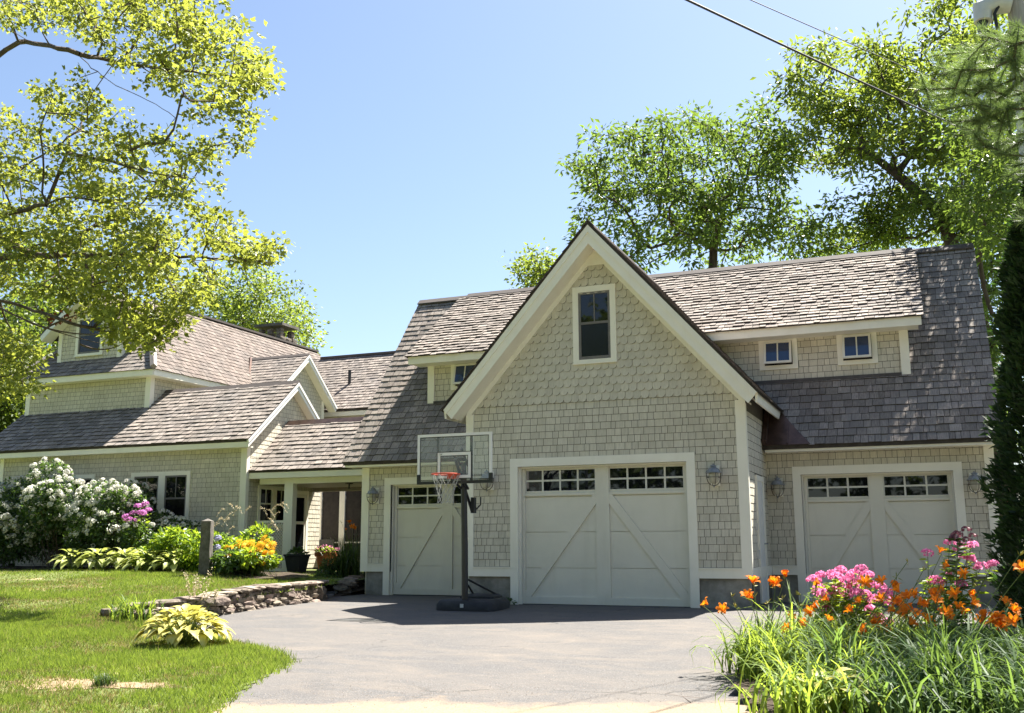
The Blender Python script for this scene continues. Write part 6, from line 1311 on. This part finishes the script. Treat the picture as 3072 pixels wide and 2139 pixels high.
phlox('phlox', (6.2, -6.2, -.08), 'tall pink phlox by the cedar with loose flower heads', [(2150, 1225), (2130, 1215), (2180, 1222), (2105, 1305), (2095, 1300), (2135, 1285), (2155, 1310), (2200, 1270), (2225, 1265), (2080, 1240), (2170, 1250)], 72, PHLOX, leafn=60, scale=.85)
# mauve joe-pye head and dark-leaved stems
jp = thing('joe_pye_weed', (6.5, -6.4, -.08), 'tall stem with a dusky mauve flower head above the pink phlox', 'flower plant'); P = pix(2148, 1203, 'y', -6.4)
V, F, var = stalk((6.5, -6.4, -.08), P, .02, .008); mesh_np('stem', V, F, L_STEM, jp, var)
for k in range(9): obj_from(phlox_mesh(L_MAUVE, 26, .045, .016) if k == 0 else _jm, 'flower_head', orient(P+np.array([RNG.normal()*.07, RNG.normal()*.06, RNG.normal()*.03]), (0, 0, 1), RNG.uniform(.8, 1.3)), jp) if k else globals().__setitem__('_jm', phlox_mesh(L_MAUVE, 26, .045, .016))
n = 70; tt = RNG.uniform(.2, .97, n)[:, None]; a = RNG.uniform(0, 6.28, n); V, F, idx = scatter(T_OVAL*np.array([.7, 1, 1]), F_OVAL, np.array([6.5, -6.4, -.08])+(P-np.array([6.5, -6.4, -.08]))*tt, np.stack([np.cos(a), np.sin(a), .2+0*a], 1), np.tile([0, 0, 1.], (n, 1)), .17); mesh_np('foliage', V, F, L_SHRUB, jp, RNG.uniform(size=n)[idx])
# hostas: every leaf its own object
def hosta_leaf(mat, seed, w=.62):
    r = np.random.default_rng(seed); V = []; F = []; rows = 7; cols = 5
    for i in range(rows):
        t = i/(rows-1); ww = w*.5*math.sin(math.pi*min(1, (t*.96+.04))**.72)*(1 if t < 1 else .02)+.008
        z = .10*math.sin(t*math.pi*.75)-.28*t**2.2
        for j in range(cols):
            s_ = (j/(cols-1)-.5)*2; V.append((s_*ww, t, z+.10*ww*abs(s_)**1.5*2+.012*math.sin(8*t+3*s_)))
    for i in range(rows-1):
        for j in range(cols-1): a = i*cols+j; F.append((a, a+1, a+cols+1, a+cols))
    var = np.array([r.uniform(.25, .75)+.2*(abs((k % cols)/(cols-1)-.5)*2 < .3) for k in range(len(V))]); o = mesh_np('hosta_leaf', np.array(V), np.array(F), mat, None, var, smooth=True); me = o.data; bpy.data.objects.remove(o); return me
def hosta(base, label, n, R, H, meshes, seed, leaf=(.20, .32), group=None, mat_stem=L_STEM):
    r = np.random.default_rng(seed); t = thing('hosta', base, label, 'hosta', group); st = []
    for i in range(n):
        q = (i+.5)/n; a = i*2.39996+r.normal()*.15; rad = R*math.sqrt(q)*.62; zt = H*(1-.62*q)+r.normal()*.015; L = r.uniform(*leaf)*(.8+.35*q)
        c = np.array([base[0]+rad*math.cos(a), base[1]+rad*math.sin(a), base[2]+zt]); el = .55-1.0*q+r.normal()*.15
        d = Vector((math.cos(a)*math.cos(el), math.sin(a)*math.cos(el), math.sin(el))); x = d.cross(Vector((0, 0, 1))).normalized(); x = (x+Vector((0, 0, r.normal()*.2))).normalized(); x = (x-d*x.dot(d)).normalized(); z = x.cross(d)
        M = Matrix(((x[0]*L, d[0]*L, z[0]*L, c[0]), (x[1]*L, d[1]*L, z[1]*L, c[1]), (x[2]*L, d[2]*L, z[2]*L, c[2]), (0, 0, 0, 1)))
        obj_from(meshes[int(r.integers(len(meshes)))], 'leaf', M, t); st.append(stalk((base[0]+r.normal()*.04, base[1]+r.normal()*.04, base[2]-.03), c, .05, .006, 5))
    V, F, var = join(st); mesh_np('stems', V, F, mat_stem, t, var); return t
GOLD = [hosta_leaf(L_HOSTA, i, .60+.05*i) for i in range(4)]; VARM = [hosta_leaf(L_VAR, 10+i, .5) for i in range(4)]
hc = pix(415, 1448, 'z', -.13); hosta((hc[0], hc[1], float(lz(hc[0], hc[1]))), 'golden hosta with broad pale leaves on the lawn below the stone wall', 170, .70, .40, GOLD, 81, leaf=(.13, .20))
hosta((5.62, -9.05, gz_(0, -9.05)), 'pale yellow hosta at the foot of the daylilies', 22, .40, .26, GOLD, 82, leaf=(.17, .25))
for i, (u, v, R, lab) in enumerate(((165, 1262, .62, 'variegated hosta under the left half of the white hydrangeas'), (225, 1262, .66, 'variegated hosta between the white hydrangeas and the lawn'), (335, 1265, .72, 'variegated hosta below the purple phlox'), (395, 1262, .66, 'variegated hosta left of the granite post'), (280, 1262, .5, 'smaller variegated hosta in the middle of the lawn-edge row'))):
    p_ = pix(u, v, 'y', 2.35+.05*(i % 3)-.0011*u); hosta((p_[0], p_[1], float(lz(p_[0], p_[1]))+.03), lab, 46, R, .42, VARM, 90+i, leaf=(.22, .32), group='variegated hostas along the house bed')
# plants at the lower end of the stone wall
p_ = pix(300, 1390, 'z', -.02); p0 = (p_[0], p_[1], float(lz(p_[0], p_[1]))); t = thing('daylily_tuft', p0, 'green strap-leaved tuft between the wall end and the golden hosta', 'plant'); V, F, var = bladeset(p0, 120, .16, .42, .022, 1.6, 101); mesh_np('foliage', V, F, L_LILY, t, var)
p_ = pix(440, 1378, 'z', .0); p0 = (p_[0], p_[1], float(lz(p_[0], p_[1]))-.02); t = thing('seeding_flower_stalks', p0, 'thin pale seed stalks standing in front of the stone wall', 'plant'); r = np.random.default_rng(7); st = []; sd = []
for i in range(16):
    P = pix(r.uniform(405, 490), r.uniform(1275, 1335), 'y', p0[1]+r.uniform(-.2, .2)); b0 = np.array(p0)+np.array([r.normal()*.12, r.normal()*.1, 0]); st.append(stalk(b0, P, .02, .003)); n = 26; tt = r.uniform(.65, 1.02, n)[:, None]
    V, F, idx = scatter(T_DIA, F_DIA, b0+(P-b0)*tt+r.normal(size=(n, 3))*.012, r.normal(size=(n, 3)), r.normal(size=(n, 3)), .035); sd.append((V, F, r.uniform(size=n)[idx]))
V, F, var = join(st); mesh_np('stalks', V, F, L_STEM, t, var); V, F, var = join(sd); tag(mesh_np('seed_heads', V, F, L_SEED, t, var), kind='stuff')
p_ = pix(230, 1555, 'z', -.27); p0 = (p_[0], p_[1], float(lz(p_[0], p_[1]))); t = thing('grass_tuft', p0, 'dark green tuft of taller grass on the bare sandy patch', 'grass'); V, F, var = bladeset(p0, 170, .05, .13, .007, 1.2, 103); mesh_np('blades', V, F, L_FGRASS, t, var)
p_ = pix(20, 1490, 'z', -.2)
# white hydrangeas
def shrub(name, base, R, n, size, mat, label, heads=0, hm=None, hs=1.0, seed=0, cat='shrub', group=None, T=T_OVAL, TF=F_OVAL, headzone=.1, stems=True):
    r = np.random.default_rng(seed); t = thing(name, base, label, cat, group); c = np.array(base)+np.array([0, 0, R[2]*.95])
    nl = 9 if R[0] > 1 else 7; lob = r.normal(size=(nl, 3))*np.array([.42, .42, .34]); lob[:, 2] += .05; lr_ = r.uniform(.42, .62, nl); li = r.integers(0, nl, n)
    d = r.normal(size=(n, 3)); d /= np.linalg.norm(d, axis=1, keepdims=True); rr = r.uniform(.3, 1, n)**.45
    pos = c+(lob[li]+d*(rr*lr_[li])[:, None])*np.array(R); pos[:, 2] = np.maximum(pos[:, 2], base[2]+.03+r.uniform(0, .1, n))
    dd = d*.7+r.normal(size=(n, 3))*.6+np.array([0, 0, -.2]); up_ = d*.6+r.normal(size=(n, 3))*.5+np.array([0, 0, .8]); V, F, idx = scatter(T, TF, pos, dd, up_, r.uniform(.7, 1.3, n)*size); mesh_np('foliage', V, F, mat, t, r.uniform(size=n)[idx])
    if stems:
        st = [stalk(np.array(base)+np.array([r.normal()*.15, r.normal()*.15, -.05]), pos[i], .1, .012 if R[0] > 1 else .005, 5) for i in range(26)]; V, F, var = join(st); mesh_np('stems', V, F, M_TWIG, t, var)
    k = 0
    while k < heads:
        q = r.normal(size=3); q /= np.linalg.norm(q)
        if q[2] < headzone-.35 or q[1] > .55 or r.uniform() > .35+.65*max(0, q[2]+.35): continue
        j = int(r.integers(nl)); P = c+(lob[j]+q*lr_[j]*r.uniform(.95, 1.1))*np.array(R)
        if P[2] < base[2]+.25: continue
        obj_from(hm[int(r.integers(len(hm)))], 'flower_head', orient(P, q+np.array([0, 0, .4]), hs*r.uniform(.7, 1.25)), t); k += 1
    return t
HYD = [phlox_mesh(L_WHITEF, 40, .066, .030, flat=.9) for _ in range(4)]
for i, (u, v, ru, zz_, heads, lab) in enumerate(((20, 1150, 1.5, 2.3, 240, 'white hydrangea at the far left end of the house bed'), (130, 1130, 1.6, 2.45, 300, 'tallest white hydrangea, bloom reaching the house window trim'), (240, 1190, 1.45, 1.9, 280, 'white hydrangea below the twin house windows'), (330, 1200, .95, 1.75, 110, 'small white hydrangea beside the purple phlox'))):
    P = pix(u, v, 'y', 3.55+.1*(i % 2)); b_ = (P[0], P[1], float(lz(P[0], P[1]))+.03); shrub('hydrangea', b_, (ru, .9, zz_*.52), int(5200*ru), .095, L_SHRUB, lab, heads, HYD, 1.0, 110+i, group='white hydrangeas along the house')
phlox('purple_phlox', (pix(310, 1160, 'y', 2.9)[0], 2.9, .47), 'purple-pink phlox blooming in front of the white hydrangeas', [(u, v) for u, v in ((288, 1165), (300, 1150), (310, 1135), (325, 1130), (318, 1150), (295, 1175), (330, 1145), (282, 1158), (303, 1168))], 73, PURP, group=None, scale=1.1, leafn=40, leafsize=.11)
# leafy perennials to the granite post
for i, (u, v, Y, R, H, lab, m) in enumerate(((375, 1240, 2.6, .8, .95, 'leafy green perennial clump right of the purple phlox', L_PERE), (430, 1250, 2.2, .65, .8, 'bright green perennial just left of the granite post', L_PERE), (395, 1195, 3.6, .7, 1.1, 'dark leafy shrub under the house window', L_SHRUB), (505, 1240, 2.0, .7, .95, 'lime green hydrangea right of the granite post', L_PERE), (528, 1235, 2.5, .6, .9, 'tall lime green leafy plant below the feathery grass plumes', L_PERE), (560, 1270, 1.55, .5, .55, 'leafy plant of yellow daisies at the path corner', L_PERE), (530, 1280, 1.35, .6, .45, 'low dark green groundcover at the lawn corner by the path', L_SHRUB), (468, 1272, 1.9, .45, .4, 'grassy green clump at the foot of the granite post', L_PERE))):
    P = pix(u, v, 'y', Y); b_ = (P[0], Y, float(lz(P[0], Y))+.03); shrub('perennial', b_, (R, R*.8, H*.52), int(1500*R/.6), .12, m, lab, 0, None, seed=130+i, cat='plant')
# yellow daisies, blue hydrangea heads, pink coneflower heads
def daisy_mesh(mat, seed):
    r = np.random.default_rng(seed); n = 12; a = np.arange(n)*2*math.pi/n; T = np.array([(-.16, 0, 0), (.16, 0, 0), (.2, .6, -.05), (0, 1, -.15), (-.2, .6, -.05)]); V, F, idx = scatter(T, [(0, 1, 2, 3, 4)], np.stack([.012*np.cos(a), .012*np.sin(a), 0*a], 1), np.stack([np.cos(a), np.sin(a), 0*a-.1], 1), np.tile([0, 0, 1.0], (n, 1)), .05); return simple_mesh('daisy', V, F, mat, r.uniform(size=n)[idx])
DAIS = [daisy_mesh(L_YELLF, i) for i in range(3)]
ya = pix(585, 1230, 'y', 1.5); t = thing('black_eyed_susan', (ya[0], 1.5, float(lz(ya[0], 1.5))), 'golden yellow daisies leaning over the path by the lattice', 'flower plant'); r = np.random.default_rng(9); st = []
for i in range(70):
    u, v = r.normal(562, 24), r.normal(1234, 13); P = pix(u, v, 'y', 1.5+r.uniform(-.35, .35)); st.append(stalk((ya[0]+r.normal()*.15, 1.5+r.normal()*.15, float(lz(ya[0], 1.5))), P, .03, .004, 5)); obj_from(DAIS[i % 3], 'flower', orient(P, (r.normal()*.4, -.6+r.normal()*.3, .8), r.uniform(1.2, 1.9)), t)
V, F, var = join(st); mesh_np('stalks', V, F, L_STEM, t, var)
BLUE = [phlox_mesh(L_LILAF, 50, .085, .036, flat=.8)]; bl = thing('blue_hydrangea', (pix(490, 1225, 'y', 1.7)[0], 1.7, .44), 'pale blue hydrangea heads beside the granite post', 'flower plant'); st = []
for u, v in ((487, 1207), (485, 1228), (502, 1248), (560, 1252), (530, 1262), (567, 1240)):
    P = pix(u, v, 'y', 1.6); obj_from(BLUE[0], 'flower_head', orient(P, (0, -.5, 1), 1.0), bl); st.append(stalk((P[0], 1.7, .44), P, .02, .006, 5))
V, F, var = join(st); mesh_np('stems', V, F, L_STEM, bl, var)
# feathery grass plumes in front of the house corner post
fg = thing('plume_grass', (-9.6, 3.2, .45), 'feathery tan grass plumes nodding before the house corner', 'ornamental grass'); r = np.random.default_rng(12); st = []; sd = []
for i in range(22):
    u, v = r.uniform(488, 640), r.uniform(1128, 1185); P = pix(u, v, 'y', 3.2+r.uniform(-.3, .3)); b0 = np.array([-9.6+.45*(P[0]+9.6)+r.normal()*.1, 3.2+r.normal()*.1, .45]); s_ = stalk(b0, P, .03, .003, 8); st.append(s_)
    n = 40; tt = r.uniform(0, 1, n); dirx = r.choice([-1, 1]); pl = P[None]+np.stack([dirx*.22*tt**1.3, 0*tt, .10*tt-.28*tt**2], 1)-np.array([0, 0, .0]); V, F, idx = scatter(T_DIA, F_DIA, pl+r.normal(size=(n, 3))*.010, np.stack([dirx*.5+0*tt, r.normal(size=n)*.3, .2-.8*tt], 1)+r.normal(size=(n, 3))*.3, r.normal(size=(n, 3)), .03); sd.append((V, F, r.uniform(size=n)[idx]))
V, F, var = join(st); mesh_np('stalks', V, F, L_STEM, fg, var); V, F, var = join(sd); tag(mesh_np('plumes', V, F, L_SEED, fg, var), kind='stuff')
V, F, var = bladeset((-9.6, 3.2, .45), 130, .16, .8, .012, 1.0, 104); mesh_np('blades', V, F, L_PERE, fg, var)
# fountain grass and lilies at the garage corner
P = pix(780, 1262, 'y', 3.2); t = thing('fountain_grass', (P[0], 3.2, .25), 'dark fountain grass drooping over the stone edging at the garage corner', 'ornamental grass'); V, F, var = bladeset((P[0], 3.2, .25), 420, .16, 1.1, .016, 1.7, 105); mesh_np('blades', V, F, L_FGRASS, t, var)
shrub('perennial', (P[0]-.45, 2.9, .25), (.38, .35, .30), 900, .06, L_SHRUB, 'small dark shrub tucked under the fountain grass', seed=150, cat='plant')
daylily('daylily_clump', (pix(790, 1290, 'y', 4.2)[0], 4.2, .3), 'lone daylily with orange blooms in the passage beside the garage corner', 30, .7, [(783, 1170, 3), (790, 1180, 2), (776, 1185, 1), (765, 1165, 0)], 106, group=None)
# little weeds at the asphalt edge by the hoop
P = pix(1157, 1352, 'z', -.01); t = thing('weed', (P[0], -.12, 0), 'small weed sprouting at the foot of the middle door casing', 'weed'); V, F, idx = leafball((-.72, -.14, .03), (.16, .06, .06), 60, .06, T_OVAL, F_OVAL, top=True); mesh_np('leaves', V, F, L_SHRUB, t, RNG.uniform(size=60)[idx])
# fallen twigs near the bed
tag(MB().tube([pix(1490, 1556, 'z', -.2), pix(1530, 1562, 'z', -.2), pix(1580, 1566, 'z', -.2)], [.006, .005, .003], 5).tube([pix(1530, 1562, 'z', -.2), pix(1550, 1575, 'z', -.2)], [.004, .002], 4).build('fallen_twig', M_TWIG), 'thin fallen twig on the asphalt near the daylilies', 'twig')
